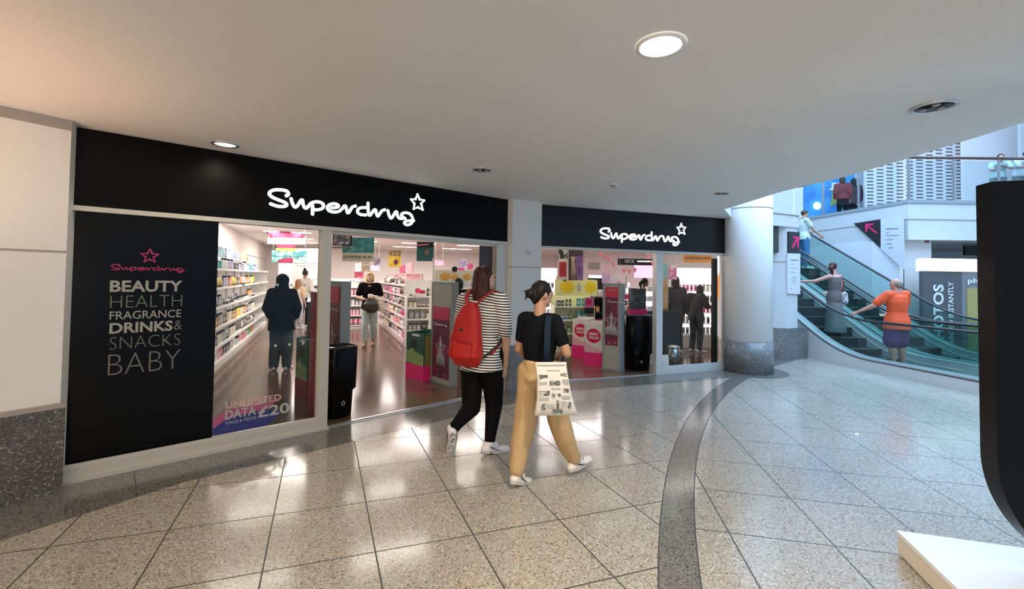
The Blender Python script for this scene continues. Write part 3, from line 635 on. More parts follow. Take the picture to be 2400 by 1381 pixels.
MB().box((.015, -.006, .015), (wv - .015, -.001, hv - .015)).build('display', mat('screen_picture', (.2, .17, .18), .3, mottled=(14, (.75, .75, .8), .5, .62)), t)
MB().box((-.02, -.02, -.04), (wv, .05, -.02)).build('bracket', M_grey, t)
t, wv, hv = hanging('hanging_banner', 'pale overhead SUMMER FUN banner seen through the left window', 627, 557, 715, 572, 10.5, mat('pale_banner', (.72, .66, .55), .6))
text('lettering', 'SUMMER', .07, M_grey, t, (.12, -.006, .03), .62, 0)
t, wv, hv = hanging('hanging_banner', 'sea-green patterned banner with an arched lower edge through the left window', 637, 587, 718, 600, 11.0, M_sea)
pl = [(0, 0), (wv, 0)] + [(wv - wv * i / 12, -.10 + .10 * sin(pi * i / 12)) for i in range(0, 13)]
o = MB().prism([(0, 0), (wv, 0), (wv, -.13), (wv * .93, -.17), (wv * .75, -.08), (wv * .5, -.03), (wv * .25, -.08), (wv * .08, -.16), (0, -.16)], -.008, 0, 0, VX).build('arched_edge', M_sea, t); o.location = (0, .008, 0)
MB().box((.1, -.003, hv - .01), (wv * .7, .01, hv + .06)).build('yellow_strip', mat('mustard_print', (.55, .45, .10), .5), t)
t, wv, hv = hanging('hanging_poster', 'yellow and orange poster with bottles hung above the pink gondola', 911, 600, 939, 626, 11.0, mat('amber_poster', (.85, .45, .04), .5, mottled=(5, (.9, .72, .1), .4, .6)))
MB().box((-.01, -.004, hv), (wv + .01, .012, hv + .14)).build('brown_top', mat('brown_print', (.30, .18, .08), .5, mottled=(12, (.7, .6, .4), .5, .6)), t)
MB().ell((wv * .6, -.004, hv * .45), .05, .004, .07).build('product_print', mat('plum_print', (.15, .03, .08), .5), t)
t, wv, hv = hanging('hanging_poster', 'dark teal poster with pink and black product print hung above the promotion unit', 977, 567, 1016, 612, 9.3, mat('deep_teal_poster', (.015, .12, .12), .45))
MB().box((.0, -.004, hv * .72), (wv, 0, hv)).build('dark_top', M_blackm, t); MB().box((.04, -.006, hv * .78), (wv * .8, -.003, hv * .85), M=Matrix.Rotation(-.1, 4, 'Y')).build('pink_print', mat('pink_soft', (.85, .3, .4), .5), t)
MB().ell((wv * .6, -.004, hv * .45), .05, .004, .06).build('pot_print', mat('mauve_print', (.30, .16, .18), .5), t)
for i, (x0, y0, x1, y1, Y, colr, lab) in enumerate([
    (848, 612, 866, 637, 14, (.22, .17, .12), 'brown square poster hung far back above the blonde shopper'), (832, 617, 846, 636, 15, (.75, .72, .80), 'small pale lilac poster hung far back in the shop'),
    (877, 603, 891, 622, 13, (.12, .08, .12), 'dark narrow poster with pink print left of the amber poster'), (869, 622, 889, 634, 13.5, (.45, .50, .72), 'pale blue hanging sign left of the pink gondola'),
    (1018, 610, 1040, 622, 12, (.85, .35, .45), 'rose pink hanging sign right of the dark teal poster'), (1063, 628, 1088, 648, 10.5, (.75, .05, .25), 'magenta hanging sign behind the striped shirt'),
    (1076, 608, 1092, 630, 11.2, (.40, .38, .60), 'lilac poster hung near the dark panel of the entrance'), (1096, 618, 1108, 632, 10, (.80, .10, .30), 'small hot pink sign next to the dark panel of the entrance'),
    (831, 637, 852, 651, 14.5, (.40, .05, .10), 'dark red sign board far back left of the blonde shopper'), (1035, 634, 1055, 648, 10.9, (.85, .25, .08), 'orange red sign board above the black-clad shopper')]):
    hanging('hanging_sign', lab, x0, y0, x1, y1, Y, mat('hung_print_%d' % i, colr, .5, mottled=(12, tuple(min(1, c * 1.6 + .1) for c in colr), .5, .6)), cat='sign')
# big entrance poster panel, dark, right side of the left entrance
t = thing('entrance_poster', 'dark glossy poster panel with faint red star inside the right end of the left entrance', 'poster', FL, (4.15, .045, 1.10))
MB().box((0, 0, 0), (.225, .02, .99)).build('board', mat('dark_poster', (.03, .022, .022), .3), t)
strokes(MB(), star_pts((.11, .62), .06), 0, 0, 1, .006, .3).build('star_print', mat('faint_red', (.16, .02, .03), .5), t).location = (0, -.002, 0)

# white round column with pink top
cp = at(667, 700, 12.5)
struct('wall_round_column', MB().lathe([(.18, 0), (.18, 2.1)], 24, M=Matrix.Translation((cp.x, 12.5, 0))), M_storew)
struct('wall_round_column_top', MB().lathe([(.182, 1.95), (.182, 2.35), (.5, 2.79)], 24, M=Matrix.Translation((cp.x, 12.5, 0))), mat('pink_column_top', (.80, .10, .25), .5))
# pink rear wall with writing behind the till
pb = at(700, 700, 14.2)
M_rear = mat('rear_wall_pink', (.78, .60, .58), .6)
rw = thing('rear_display_wall', 'tall pale pink display wall with two lines of writing at the back left', 'wall panel', None, (at(672, 700, 16.5).x, 16.5, 0))
MB().box((0, 0, 0), (1.25, .08, 2.6)).build('panel', M_rear, rw)
text('lettering', 'the more you know', .05, M_blackm, rw, (.25, -.004, 2.02), .95, .01); text('lettering', 'the better you look', .045, M_blackm, rw, (.33, -.004, 1.92), .72, .01)
# till counter
t = thing('till_counter', 'dark till counter with white top at the back left of the shop', 'counter', None, (at(728, 760, 11.5).x, 11.3, 0), RAD(22.9))
MB().box((0, 0, 0), (.55, 1.6, .95)).build('body', mat('counter_dark', (.02, .018, .018), .4), t); MB().box((-.02, -.02, .95), (.57, 1.62, .99)).build('worktop', M_white, t)
t = thing('red_display_stand', 'dark red narrow display stand just behind the window mullion', 'display stand', FL, (1.99, .30, 0)); MB().box((0, 0, .02), (.05, .12, 1.45)).build('panel', mat('maroon', (.20, .015, .02), .35), t); MB().box((-.03, 0, 0), (.08, .12, .02)).build('base', M_black, t)
# ---------------------------------------------------------------- entrance furniture
M_gate = mat('gate_grey_green', (.34, .36, .32), .35); M_gatef = mat('gate_side_grey', (.25, .28, .29), .4)
def star_mark(parent, c, r, t, m, y, nm='star_emblem'):
    o = strokes(MB(), star_pts(c, r), 0, 0, 1, t, .3).build(nm, m, parent); o.location = (0, y, 0); return o
def security_gate(M, label, poster_z, L=.53, T=.11, hgt=1.55):
    """local x = length (poster face towards local -y)"""
    t = thing('security_gate', label, 'security gate', M, (0, 0, 0), 0, 'security gates at the shop entrances')
    MB().box((0, 0, .03), (L, T, hgt)).build('body', M_gate, t)
    MB().box((L - .01, -.006, .03), (L + .015, T + .006, hgt + .015)).box((-.015, -.006, .03), (.01, T + .006, hgt + .015)).box((-.01, -.006, hgt - .02), (L + .01, T + .006, hgt + .015)).build('edge_frame', M_gatef, t)
    MB().box((-.02, -.015, 0), (L + .02, T + .015, .035)).build('foot_plate', M_grey, t)
    if poster_z is None: return t
    z0, z1 = poster_z; hh = z1 - z0
    ps = MB().box((.04, -.008, z0), (L - .04, -.001, z1)).build('poster', mat('plum_poster', (.10, .02, .05), .35, mottled=(5, (.30, .03, .10), .5, .7)), t)
    MB().box((.04, -.011, z1 - hh * .18), (L - .04, -.008, z1)).build('red_band', mat('poster_red', (.50, .03, .08), .4), ps)
    text('lettering', 'THE BIG', hh * .03, M_vinyl, ps, (.08, -.013, z1 - hh * .06), .15, .01); text('lettering', 'OFFER', hh * .03, M_vinyl, ps, (.08, -.013, z1 - hh * .13), .12, .01) if 0 else None
    o = strokes(MB(), SCRIPT, .08, z1 - hh * .27, .22, .004, .3).build('script_lettering', mat('poster_pale', (.6, .5, .5), .5), ps); o.location = (0, -.010, 0)
    star_mark(ps, (L / 2, z0 + hh * .42), .15, .006, mat('poster_pale', (.6, .5, .5), .5), -.010); star_mark(ps, (L / 2, z0 + hh * .42), .10, .005, mat('poster_pale', (.6, .5, .5), .5), -.010)
    MB().loft([((L / 2, -.010, z0 + hh * .18), (1, 0, 0), .13, (0, 1, 0), .002), ((L / 2, -.010, z0 + hh * .30), (1, 0, 0), .11, (0, 1, 0), .002), ((L / 2, -.010, z0 + hh * .34), (1, 0, 0), .03, (0, 1, 0), .002), ((L / 2, -.010, z0 + hh * .58), (1, 0, 0), .006, (0, 1, 0), .002)], 8).build('bottle_print', mat('print_grey', (.35, .34, .36), .5), ps)
    MB().lathe([(.012, 0), (.012, .002)], 10, M=Matrix.Translation((L * .35, -.010, z0 + hh * .04)) @ VX).lathe([(.012, 0), (.012, .002)], 10, M=Matrix.Translation((L * .75, -.010, z0 + hh * .05)) @ VX).build('dot_print', M_ltgrey, ps)
    return t
def gate_M(fr, s, m0, m1, T=.11):       # runs from depth m1 to m0; poster face towards smaller s
    return fr @ Matrix.Translation((s, m1, 0)) @ Matrix.Rotation(RAD(-90), 4, 'Z')
security_gate(gate_M(FL, 4.06, .60, 1.13), 'grey security gate with plum star poster at the right of the left entrance', (.10, 1.18))
g0 = security_gate(gate_M(FL, 2.42, .62, 1.13), 'grey security gate behind the black basket holder by the window mullion', (.35, 1.50), L=.51)
p_ = onz(1413, 866); q_ = onz(1452, 872)
ang = math.atan2(q_.y - p_.y, q_.x - p_.x)
security_gate(Matrix.Translation((p_.x, p_.y, 0)) @ Matrix.Rotation(ang, 4, 'Z'), 'grey security gate with dark star poster in the second entrance', (.45, 1.50), L=math.hypot(q_.x - p_.x, q_.y - p_.y), T=.16)
def basket_holder(M, label, w=.46, h=.95, top=True):
    t = thing('basket_holder', label, 'basket holder', M, (0, 0, 0), 0, 'black basket holders in the entrances')
    MB().loft([((0, 0, .0), (1, 0, 0), w * .38, (0, 1, 0), w * .30), ((0, 0, .02), (1, 0, 0), w * .39, (0, 1, 0), w * .31), ((0, 0, .30), (1, 0, 0), w * .42, (0, 1, 0), w * .35), ((0, 0, .33), (1, 0, 0), w * .50, (0, 1, 0), w * .42), ((0, 0, h), (1, 0, 0), w * .52, (0, 1, 0), w * .44), ((0, 0, h + .01), (1, 0, 0), w * .5, (0, 1, 0), w * .42)], 28, power=.45).build('body', M_black, t)
    MB().tube([(w * .5 * math.copysign(abs(cos(a)) ** .45, cos(a)), w * .42 * math.copysign(abs(sin(a)) ** .45, sin(a)), h + .012) for a in [2 * pi * i / 28 for i in range(28)]], .012, 6, closed=True).build('rim', M_rubber, t)
    star_mark(t, (0, .17), .03, .0035, M_ltgrey, -w * .335)
    return t
basket_holder(FL @ Matrix.Translation((2.28, .30, 0)) @ Matrix.Rotation(RAD(12), 4, 'Z'), 'tall black basket holder beside the cream mullion of the left entrance', .36, .80)
pb_ = onz(1500, 872); bh = basket_holder(Matrix.Translation((pb_.x, pb_.y + .2, 0)) @ Matrix.Rotation(RAD(12), 4, 'Z'), 'tall black basket holder with small white star in the second entrance', .50, .98)
t = thing('bagged_stand_panel', 'black and dark red display block on top of the right basket holder', 'display panel', Matrix.Translation((pb_.x, pb_.y + .22, 1.0)) @ Matrix.Rotation(RAD(12), 4, 'Z'))
MB().box((-.17, -.06, 0), (.17, .06, .10)).build('red_base', M_dkpink, t); MB().box((-.15, -.05, .10), (.15, .05, .48)).build('board', mat('charcoal_print', (.02, .018, .02), .4, mottled=(10, (.12, .11, .12), .5, .7)), t)
# cardboard dump bins
def dump_bin(M, label, w, d, h, pinkh, face, extra, back=None):
    t = thing('dump_bin', label, 'display bin', M, (0, 0, 0), 0, 'cardboard dump bins')
    MB().box((0, 0, 0), (w, d, pinkh)).build('pink_base', M_pink if back is None else back, t)
    bx = MB().box((.005, .005, pinkh), (w - .005, .012, h)).box((.005, d - .012, pinkh), (w - .005, d - .005, h + .03)).box((.005, .005, pinkh), (.012, d - .005, h)).box((w - .012, .005, pinkh), (w - .005, d - .005, h)).box((.012, .012, h - .12), (w - .012, d - .012, h - .10)).build('printed_box', face, t)
    extra(bx, w, d, pinkh, h); return t
def great_value(bx, w, d, p, h):
    MB().lathe([(.135, 0), (.135, .003)], 32, M=Matrix.Translation((w / 2, .003, p + (h - p) * .58)) @ VX, smooth=False).build('red_disc', mat('great_value_red', (.62, .01, .07), .4), bx)
    for i, b_ in enumerate(('GREAT', 'VALUE')): text('lettering', b_, .052, M_white, bx, (w / 2 - .095, -.004, p + (h - p) * .58 + .01 - i * .07), .19, .03)
    MB().prism([(0, 0), (w - .02, 0), (w - .02, .04), (w * .5, .10), (.0, .20)], -.001, .001, 0, Matrix.Translation((.01, .003, p)) @ VX).build('swoosh_print', mat('pale_pink_print', (.75, .42, .45), .5), bx)
M_gvbox = mat('pale_box_print', (.75, .70, .68), .45)
for (px, py, sc, lab) in [(1368, 857, 1.0, 'pink and white great value bin, the nearer and right one of the pair'), (1340, 838, 1.0, 'pink and white great value bin, the farther and left one of the pair')]:
    a = onz(px, py); b = FR.inverted() @ a
    MD = FR @ Matrix.Translation((b.x, b.y, 0)) @ Matrix.Rotation(RAD(-47), 4, 'Z')
    dump_bin(MD, lab, .37, .37, .80, .26, M_gvbox, great_value)
def green_print(bx, w, d, p, h):
    MB().prism([(0, .02), (w * .45, .0), (w - .02, .0), (w - .02, .16), (w * .5, .20), (w * .35, .26), (.1 * w, .2), (0, .22)], -.001, .001, 0, Matrix.Translation((.01, .002, p)) @ VX).build('leaf_print', mat('leaf_green_print', (.20, .32, .10), .5, mottled=(20, (.35, .45, .18), .45, .6)), bx)
    MB().ell((w * .42, .002, p + (h - p) * .66), .09, .003, .07).build('dark_bag_print', mat('bag_print', (.02, .03, .03), .5), bx)
    MB().box((w * .35, -.001, h - .05), (w * .75, .004, h - .02)).build('white_label', M_white, bx)
    MB().box((w - .006, .02, p), (w - .003, d - .02, h - .02)).build('olive_side', mat('olive_print', (.22, .22, .06), .5, mottled=(9, (.32, .12, .02), .5, .7)), bx)
a = onz(992, 896)
MD = Matrix.Translation((a.x, a.y, 0)) @ Matrix.Rotation(RAD(-46), 4, 'Z') @ Matrix.Translation((-.36, 0, 0))
b_l = onz(950, 884)
ang = math.atan2(a.y - b_l.y, a.x - b_l.x)
MD = Matrix.Translation((b_l.x, b_l.y, 0)) @ Matrix.Rotation(ang, 4, 'Z')
dump_bin(MD, 'green and pink cardboard dump bin beside the right security gate', math.hypot(a.x - b_l.x, a.y - b_l.y), .34, .74, .24, mat('dark_green_print', (.02, .10, .075), .5), green_print)
a = onz(690, 930); MD = Matrix.Translation((a.x, a.y, 0)) @ Matrix.Rotation(RAD(-40), 4, 'Z')
dump_bin(MD, 'green and dull red cardboard dump bin behind the left window glass', .34, .34, .80, .26, mat('dark_green_print', (.02, .10, .075), .5), green_print, mat('dull_red_card', (.30, .04, .05), .5))

# ---------------------------------------------------------------- right shop
def at_floor(px, py): p = onz(px, py); return p
M_lb = mat('lightbox_white', (.9, .9, .9), .4, emit=(1.0, .93, .97), es=1.3); M_lbp = mat('lightbox_pink', (.9, .4, .6), .4, emit=(1.0, .42, .75), es=1.5)
M_yell = mat('yellow_print', (.88, .80, .10), .45)
# yellow promotion unit
a = at(1300, 820, 10.0); MY = Matrix.Translation((a.x, 10.0, 0)) @ Matrix.Rotation(RAD(8), 4, 'Z')
t = shelving('promotion_unit', 'bright promotion shelf unit with a yellow flower header in the second entrance', MY, .92, .40, [.12, .42, .72, 1.02], 1.26, m=mat('lime_white_shelf', (.80, .82, .62), .4), posts=.46)
MB().box((-.02, -.04, 1.26), (.94, -.02, 1.62)).box((.94, -.04, 1.26), (.96, .3, 1.60)).build('header_board', mat('pale_yellow_print', (.85, .85, .35), .45), t)
hb = [c for c in t.children if c.name.startswith('header_board')][-1]
for x, rr in ((.26, .16), (.80, .13)): MB().ell((x, -.042, 1.45), rr, .003, .13, n=18).build('flower_print', mat('sun_yellow_print', (.95, .72, .01), .45, mottled=(14, (.9, .5, .02), .5, .7)), t)
MB().ell((.53, -.042, 1.44), .05, .003, .10).build('bottle_print', mat('print_sage', (.5, .55, .38), .5), t)
MB().lathe([(.05, 0), (.05, .01)], 20, M=Matrix.Translation((.20, -.045, 1.63)) @ VX, smooth=False).build('round_badge', M_blackm, t)
for i, z in enumerate([.12, .42, .72, 1.02]):
    shelf_row(MY @ Matrix.Translation((0, 0, z)), .44, 'yellow-header unit left ' + names[i], 'goods on the yellow header unit', ['carton', 'bottle', 'jar'], ['green', 'black', 'silver', 'cream', 'blue'], .08, 1.0, seed=300 + i, run=(2, 3))
    shelf_row(MY @ Matrix.Translation((.46, 0, z)), .44, 'yellow-header unit right ' + names[i], 'goods on the yellow header unit', ['carton', 'bottle', 'packet'], ['yellow', 'teal', 'amber', 'cream', 'white'], .08, 1.0, seed=310 + i, run=(2, 3))
t = thing('price_card', 'dark red great value card hung on the right half of the yellow header unit', 'sign', MY, (.66, -.06, .86)); MB().box((0, 0, .14), (.22, .006, .36)).build('card', mat('mauve_card', (.45, .12, .25), .5), t); MB().lathe([(.07, 0), (.07, .002)], 20, M=Matrix.Translation((.09, -.001, .26)) @ VX, smooth=False).build('red_disc', M_dkpink, t); MB().box((0, 0, .0), (.22, .006, .13)).build('black_card', M_blackm, t); MB().box((0, .006, 0), (.22, .03, .02)).build('clip', M_grey, t)
# black framed product tower right of it
a = at(1383, 700, 10.6); MT = Matrix.Translation((a.x, 10.6, 0))
t = shelving('product_tower', 'black framed tower of small boxes between yellow unit and security gate', MT, .36, .35, [.15, .5, .85, 1.2], 1.66, m=M_blackm, posts=.36)
for i, z in enumerate([.15, .5, .85, 1.2]): shelf_row(MT @ Matrix.Translation((0, 0, z)), .35, 'black tower ' + names[i], 'goods on the black tower', ['carton', 'packet'], ['pink', 'magenta', 'white', 'orange'], .06, 1.1, seed=330 + i, run=(2, 3))
# hanging banners
t, wv, hv = hanging('hanging_banner', 'dark banner with a purple star figure hung in the second entrance', 1333, 586, 1366, 657, 9.3, mat('dark_purple_banner', (.045, .03, .03), .5))
MB().box((wv * .5, -.004, 0), (wv, 0, hv * .8)).build('purple_print', mat('purple_print', (.14, .06, .18), .5, mottled=(8, (.25, .15, .3), .5, .7)), t)
MB().loft([((wv * .38, -.004, 0), (1, 0, 0), .07, (0, 1, 0), .002), ((wv * .35, -.004, hv * .35), (1, 0, 0), .05, (0, 1, 0), .002), ((wv * .3, -.004, hv * .6), (1, 0, 0), .035, (0, 1, 0), .002), ((wv * .3, -.004, hv * .78), (1, 0, 0), .05, (0, 1, 0), .002)], 8).build('figure_print', mat('bronze_print', (.35, .24, .18), .5), t)
t, wv, hv = hanging('hanging_banner', 'narrow red and black patterned banner left of the purple one', 1309, 583, 1329, 656, 9.6, mat('cream_banner', (.78, .68, .60), .5))
MB().box((.02, -.004, hv * .1), (wv - .02, 0, hv * .58)).build('red_print', mat('banner_red', (.55, .04, .06), .5), t); MB().box((0, -.004, hv * .68), (wv, 0, hv)).build('black_print', mat('banner_black', (.03, .03, .03), .5, mottled=(9, (.7, .68, .6), .5, .58)), t)
# rear white wall bays
def lightbox_bay(px0, px1, pyt, pyb, Y, label, m, cat='display wall', rows_=5, colsx=('white', 'pink', 'grey', 'lilac', 'magenta'), seed=0, dens=.8, short='lit bay', kinds=('hanging_pack',)):
    a = at(px0, pyt, Y); b = at(px1, pyb, Y); wv = b.x - a.x; top = a.z
    t = thing('display_bay', label, cat, None, (a.x, Y, 0))
    MB().box((0, .30, 0), (wv, .34, top)).build('back_panel', m, t); MB().box((0, 0, 0), (wv, .30, .3)).build('plinth', M_white, t)
    hs = [.32 + i * (top - .62) / rows_ for i in range(rows_)]
    for i, z in enumerate(hs):
        MB().box((0, .12, z - .012), (wv, .30, z)).build('shelf', M_white, t)
        shelf_row(Matrix.Translation((a.x, Y, z)), wv, short + ' ' + names[i], 'goods in the lit wall bays', list(kinds), list(colsx), .2, .95, seed=seed + i, run=(3, 5), dens=dens)
    MB().box((0, .0, top - .22), (wv, .30, top)).build('header_box', m, t)
    return t
lightbox_bay(1256, 1304, 628, 800, 12.6, 'bright white display bay at the left of the second entrance', M_lb, seed=350, short='white bay', colsx=('white', 'white', 'grey', 'pink', 'black'))
lightbox_bay(1384, 1452, 645, 800, 13.2, 'bright pink and white display bay behind the security gate', M_lb, seed=360, short='pink-white bay', colsx=('white', 'pink', 'magenta', 'black'))
lightbox_bay(1592, 1684, 628, 800, 10.9, 'lit pink make-up bay seen through the right hand window', M_lb, seed=370, short='window bay', colsx=('pink', 'magenta', 'white', 'lilac', 'grey', 'black'), dens=.95)
for i, (x0, y0, x1, y1, Y, mm, lab) in enumerate([
    (1487, 622, 1534, 651, 11.5, M_lbp, 'glowing pink screen above the staff member'), (1413, 620, 1434, 640, 10.8, mat('soft_pink_board', (.85, .6, .7), .5), 'pale pink card hung above the security gate'),
    (1378, 615, 1406, 632, 11.4, mat('grey_box_print', (.30, .26, .25), .5), 'grey open box shape on the high shelf right of the purple banner'),
    (1430, 640, 1456, 668, 10.2, mat('flower_board', (.82, .72, .78), .5, mottled=(9, (.7, .2, .35), .55, .65)), 'white board with pink flower print above the gate'),
    (1411, 640, 1430, 664, 10.25, mat('lilac_board', (.62, .42, .70), .5, mottled=(6, (.85, .6, .7), .5, .6)), 'lilac and pink board just above the security gate'),
    (1552, 618, 1566, 652, 9.6, mat('aqua_board', (.35, .70, .75), .5), 'aqua poster at the left edge of the right window'), (1567, 622, 1586, 655, 9.9, mat('pink_poster', (.75, .25, .45), .5, mottled=(9, (.9, .8, .85), .5, .6)), 'pink patterned poster behind the right window'),
    (1552, 650, 1566, 724, 9.7, mat('portrait_print', (.75, .45, .18), .5, mottled=(4, (.7, .65, .6), .5, .6)), 'orange and grey picture panel at the left edge of the right window')]):
    hanging('hanging_sign', lab, x0, y0, x1, y1, Y, mm, cat='sign')
t, wv, hv = hanging('brand_sign', 'long black hanging sign with white NYX lettering in the second entrance', 1446, 604, 1533, 621, 10.9, M_blackm, cat='sign')
text('lettering', 'NYX', hv * .45, M_white, t, (.2, -.006, hv * .3), .22, .01); MB().box((.50, -.004, hv * .45), (wv - .03, 0, hv * .62)).build('white_bar', M_lb, t); MB().box((0, -.004, hv - .02), (wv, 0, hv)).box((0, -.004, 0), (.02, 0, hv)).build('edge_trim', M_ltgrey, t)
t, wv, hv = hanging('hanging_sign', 'orange rounded sign reading AVAILABLE HERE in the right window', 1601, 597, 1669, 615, 9.2, mat('orange_sign', (.85, .38, .10), .5, emit=(.9, .4, .12), es=.25), cat='sign')
text('lettering', 'AVAILABLE HERE', .05, mat('brown_letters', (.25, .10, .02), .5), t, (.04, -.006, hv - .09), wv - .08, .02)
t, wv, hv = hanging('light_strip_sign', 'thin vertical white light strip at the right edge of the right window', 1682, 600, 1686, 640, 9.0, M_lb, cat='light')
t, wv, hv = hanging('light_strip_sign', 'thin vertical orange strip below the white one in the right window', 1682, 646, 1686, 700, 9.1, mat('orange_strip', (.9, .35, .1), .5, emit=(1, .4, .15), es=.6), cat='light')
# bunting
bt = thing('bunting', 'string of pink paper pennants across the second entrance', 'bunting', None, (0, 10, 0))
flags = [(1408, 592), (1418, 598), (1428, 604), (1438, 614), (1462, 630), (1474, 632), (1488, 628), (1519, 598), (1529, 612)]
def loc_(px, py, Y=10.0): p = at(px, py, Y); return (p.x, 0, p.z)
MB().tube([loc_(*q) for q in [(1380, 584)] + flags[:4] + [(1450, 628)] + flags[4:7]], .004, 5).tube([loc_(1500, 590), loc_(1519, 597), loc_(1533, 618)], .004, 5).build('string', M_white, bt)
for q in flags:
    c = loc_(*q); MB().prism([(c[0] - .05, c[2]), (c[0] + .05, c[2] - .01), (c[0] + .005, c[2] - .12)], -.002, .002, 0, VX).build('pennant', mat('pennant_pink', (.85, .22, .28), .6), bt)
# card spinner
a = at(1466, 840, 9.62); t = thing('card_spinner', 'slim revolving stand of white cards left of the staff counter', 'display stand', None, (a.x, a.y, 0))
MB().lathe([(.16, 0), (.16, .02), (.02, .05), (.015, 1.72)], 14).build('pole', M_steel, t)
rnd = random.Random(5)
for i in range(8):
    for j in range(3):
        z = .62 + i * .13; an = j * 2.1 + i * .5; mm = rnd.choice([M_white, M_lb, mat('card_blue', (.5, .62, .68), .5), mat('card_black', (.03, .03, .03), .5), M_pink])
        MB().box((-.05, -.003, -.05), (.05, .003, .05), 0, Matrix.Translation((.055 * cos(an), .055 * sin(an), z)) @ Matrix.Rotation(an + pi / 2, 4, 'Z')).build('card', mm, t)
# staff counter and brow bar
a = at(1480, 760, 10.3); t = thing('service_counter', 'dark service counter in front of the staff member', 'counter', None, (a.x, 10.3, 0))
MB().box((0, 0, 0), (.65, .5, 1.0)).build('body', mat('counter_brown', (.045, .03, .03), .35), t); MB().box((-.02, -.02, 1.0), (.67, .52, 1.03)).build('worktop', mat('counter_top_pink', (.6, .45, .45), .4), t); MB().box((.05, -.02, .25), (.6, 0, .38)).build('red_strip', M_dkpink, t)
a = at(1560, 760, 9.45); t = thing('brow_bar_counter', 'long charcoal counter running behind the right window glass', 'counter', FR, (2.45, 1.0, 0))
MB().box((0, 0, 0), (1.25, .5, .98)).build('body', mat('charcoal', (.035, .035, .036), .45), t); MB().box((-.01, -.02, .98), (1.26, .52, 1.01)).build('worktop', mat('charcoal_top', (.05, .05, .05), .25), t)
for x in (.12, .32, .52): MB().lathe([(.014, 0), (.014, .006)], 12, M=Matrix.Translation((x, -.001, .72)) @ VX).build('round_stud', M_alu, t)
t = thing('dark_side_panel', 'dark vertical panel closing the right end of the right window', 'panel', FR, (3.69, .10, 0)); MB().box((0, 0, 0), (.09, .03, 2.06)).build('board', mat('green_black', (.008, .014, .014), .25), t); MB().box((-.02, -.01, 0), (0, .04, 2.06)).build('edge', M_blackm, t)
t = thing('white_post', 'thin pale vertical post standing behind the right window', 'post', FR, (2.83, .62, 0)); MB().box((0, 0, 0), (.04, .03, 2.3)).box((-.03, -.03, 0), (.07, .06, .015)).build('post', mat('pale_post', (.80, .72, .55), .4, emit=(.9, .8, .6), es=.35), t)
t = thing('pedal_bin', 'silver cylindrical waste bin standing behind the right window', 'bin', FR, (3.18, .60, 0)); MB().lathe([(.125, 0), (.125, .34)], 24).build('body', mat('dull_silver', (.30, .31, .31), .25, .8), t); MB().lathe([(.13, .34), (.13, .36), (.06, .385), (.0, .39)], 24).build('lid', M_alu, t)
t = thing('jewellery_stack', 'tower of small white boxes on the charcoal counter in the right window', 'display stand', FR, (2.98, 1.1, 1.01))
for i in range(5): MB().box((-.05 + .01 * (i % 2), -.05, i * .10), (.05 + .01 * (i % 2), .05, i * .10 + .09)).build('white_box', M_lb if i % 2 else M_white, t)
t = thing('pot_of_brushes', 'cluster of black brushes in a silver pot on the window counter', 'pot', FR, (3.30, 1.15, 1.01)); MB().lathe([(.05, 0), (.05, .12)], 16).build('pot', M_alu, t)
for i in range(7): MB().tube([(.02 * cos(i), .02 * sin(i), .02), (.06 * cos(i * .9), .05 * sin(i * .9), .26)], .008, 6).build('brush', M_blackm, t)
t = thing('carrier_bag', 'light grey paper carrier bag leaning at the left of the right window', 'bag', FR, (2.70, .80, 0)); MB().loft([((0, 0, .0), (1, 0, 0), .17, (0, 1, 0), .07), ((0, 0, .02), (1, 0, 0), .175, (0, 1, 0), .075), ((-.03, 0, .34), (1, 0, 0), .12, (0, 1, 0), .03)], 20, power=.4, smooth=False).build('body', mat('bag_grey', (.45, .45, .46), .5), t); MB().tube([(-.09, 0, .33), (-.06, 0, .42), (-.02, 0, .42), (.03, 0, .33)], .006, 6).build('handle', M_blackm, t)
t = thing('fallen_card', 'small white card lying at the foot of the post behind the window', 'card', FR, (2.76, .30, 0)); MB().box((-.07, -.02, 0), (.07, .0, .26), 0, Matrix.Rotation(-.15, 4, 'X')).box((-.07, -.03, 0), (.07, .05, .008)).build('card', M_white, t)
# ---------------------------------------------------------------- escalators
def esc_z(d):
    if d < 1.0: return 0.0
    if d < 2.27: return (d - 1.0) ** 2 / 4.4
    if d < 7.4: return .3666 + .5773 * (d - 2.27)
    if d < 8.6: return 3.328 + .5773 * (d - 7.4) - (d - 7.4) ** 2 * .2405
    return 3.675
M_step = mat('escalator_step', (.05, .055, .06), .4, .4); M_deck = mat('escalator_deck', (.50, .53, .53), .3, .3); M_skirt = mat('escalator_skirt', (.62, .66, .65), .3, .3)
M_panel = mat('grey_white_side_panel', (.62, .63, .62), .35)
ds = [-1.4 + .2 * i for i in range(0, 60)]
def strip(y0, y1, za, zb, d0=-1.4, d1=10.2):      # profile strip in the plane across x in [y0,y1]; za, zb offsets (None: down to the floor)
    D = [d for d in ds if d0 <= d <= d1]; mb = MB(); vs = []; fs = []
    for d in D:
        z = esc_z(d); lo = 0 if za is None else z + za; hi = z + zb
        vs += [(y0, d, lo), (y1, d, lo), (y1, d, hi), (y0, d, hi)]
    for i in range(len(D) - 1):
        a = 4 * i
        for j in range(4): fs.append((a + j, a + (j + 1) % 4, a + 4 + (j + 1) % 4, a + 4 + j))
    fs += [(0, 3, 2, 1), tuple(4 * (len(D) - 1) + j for j in (0, 1, 2, 3))]
    return mb.add(vs, fs)
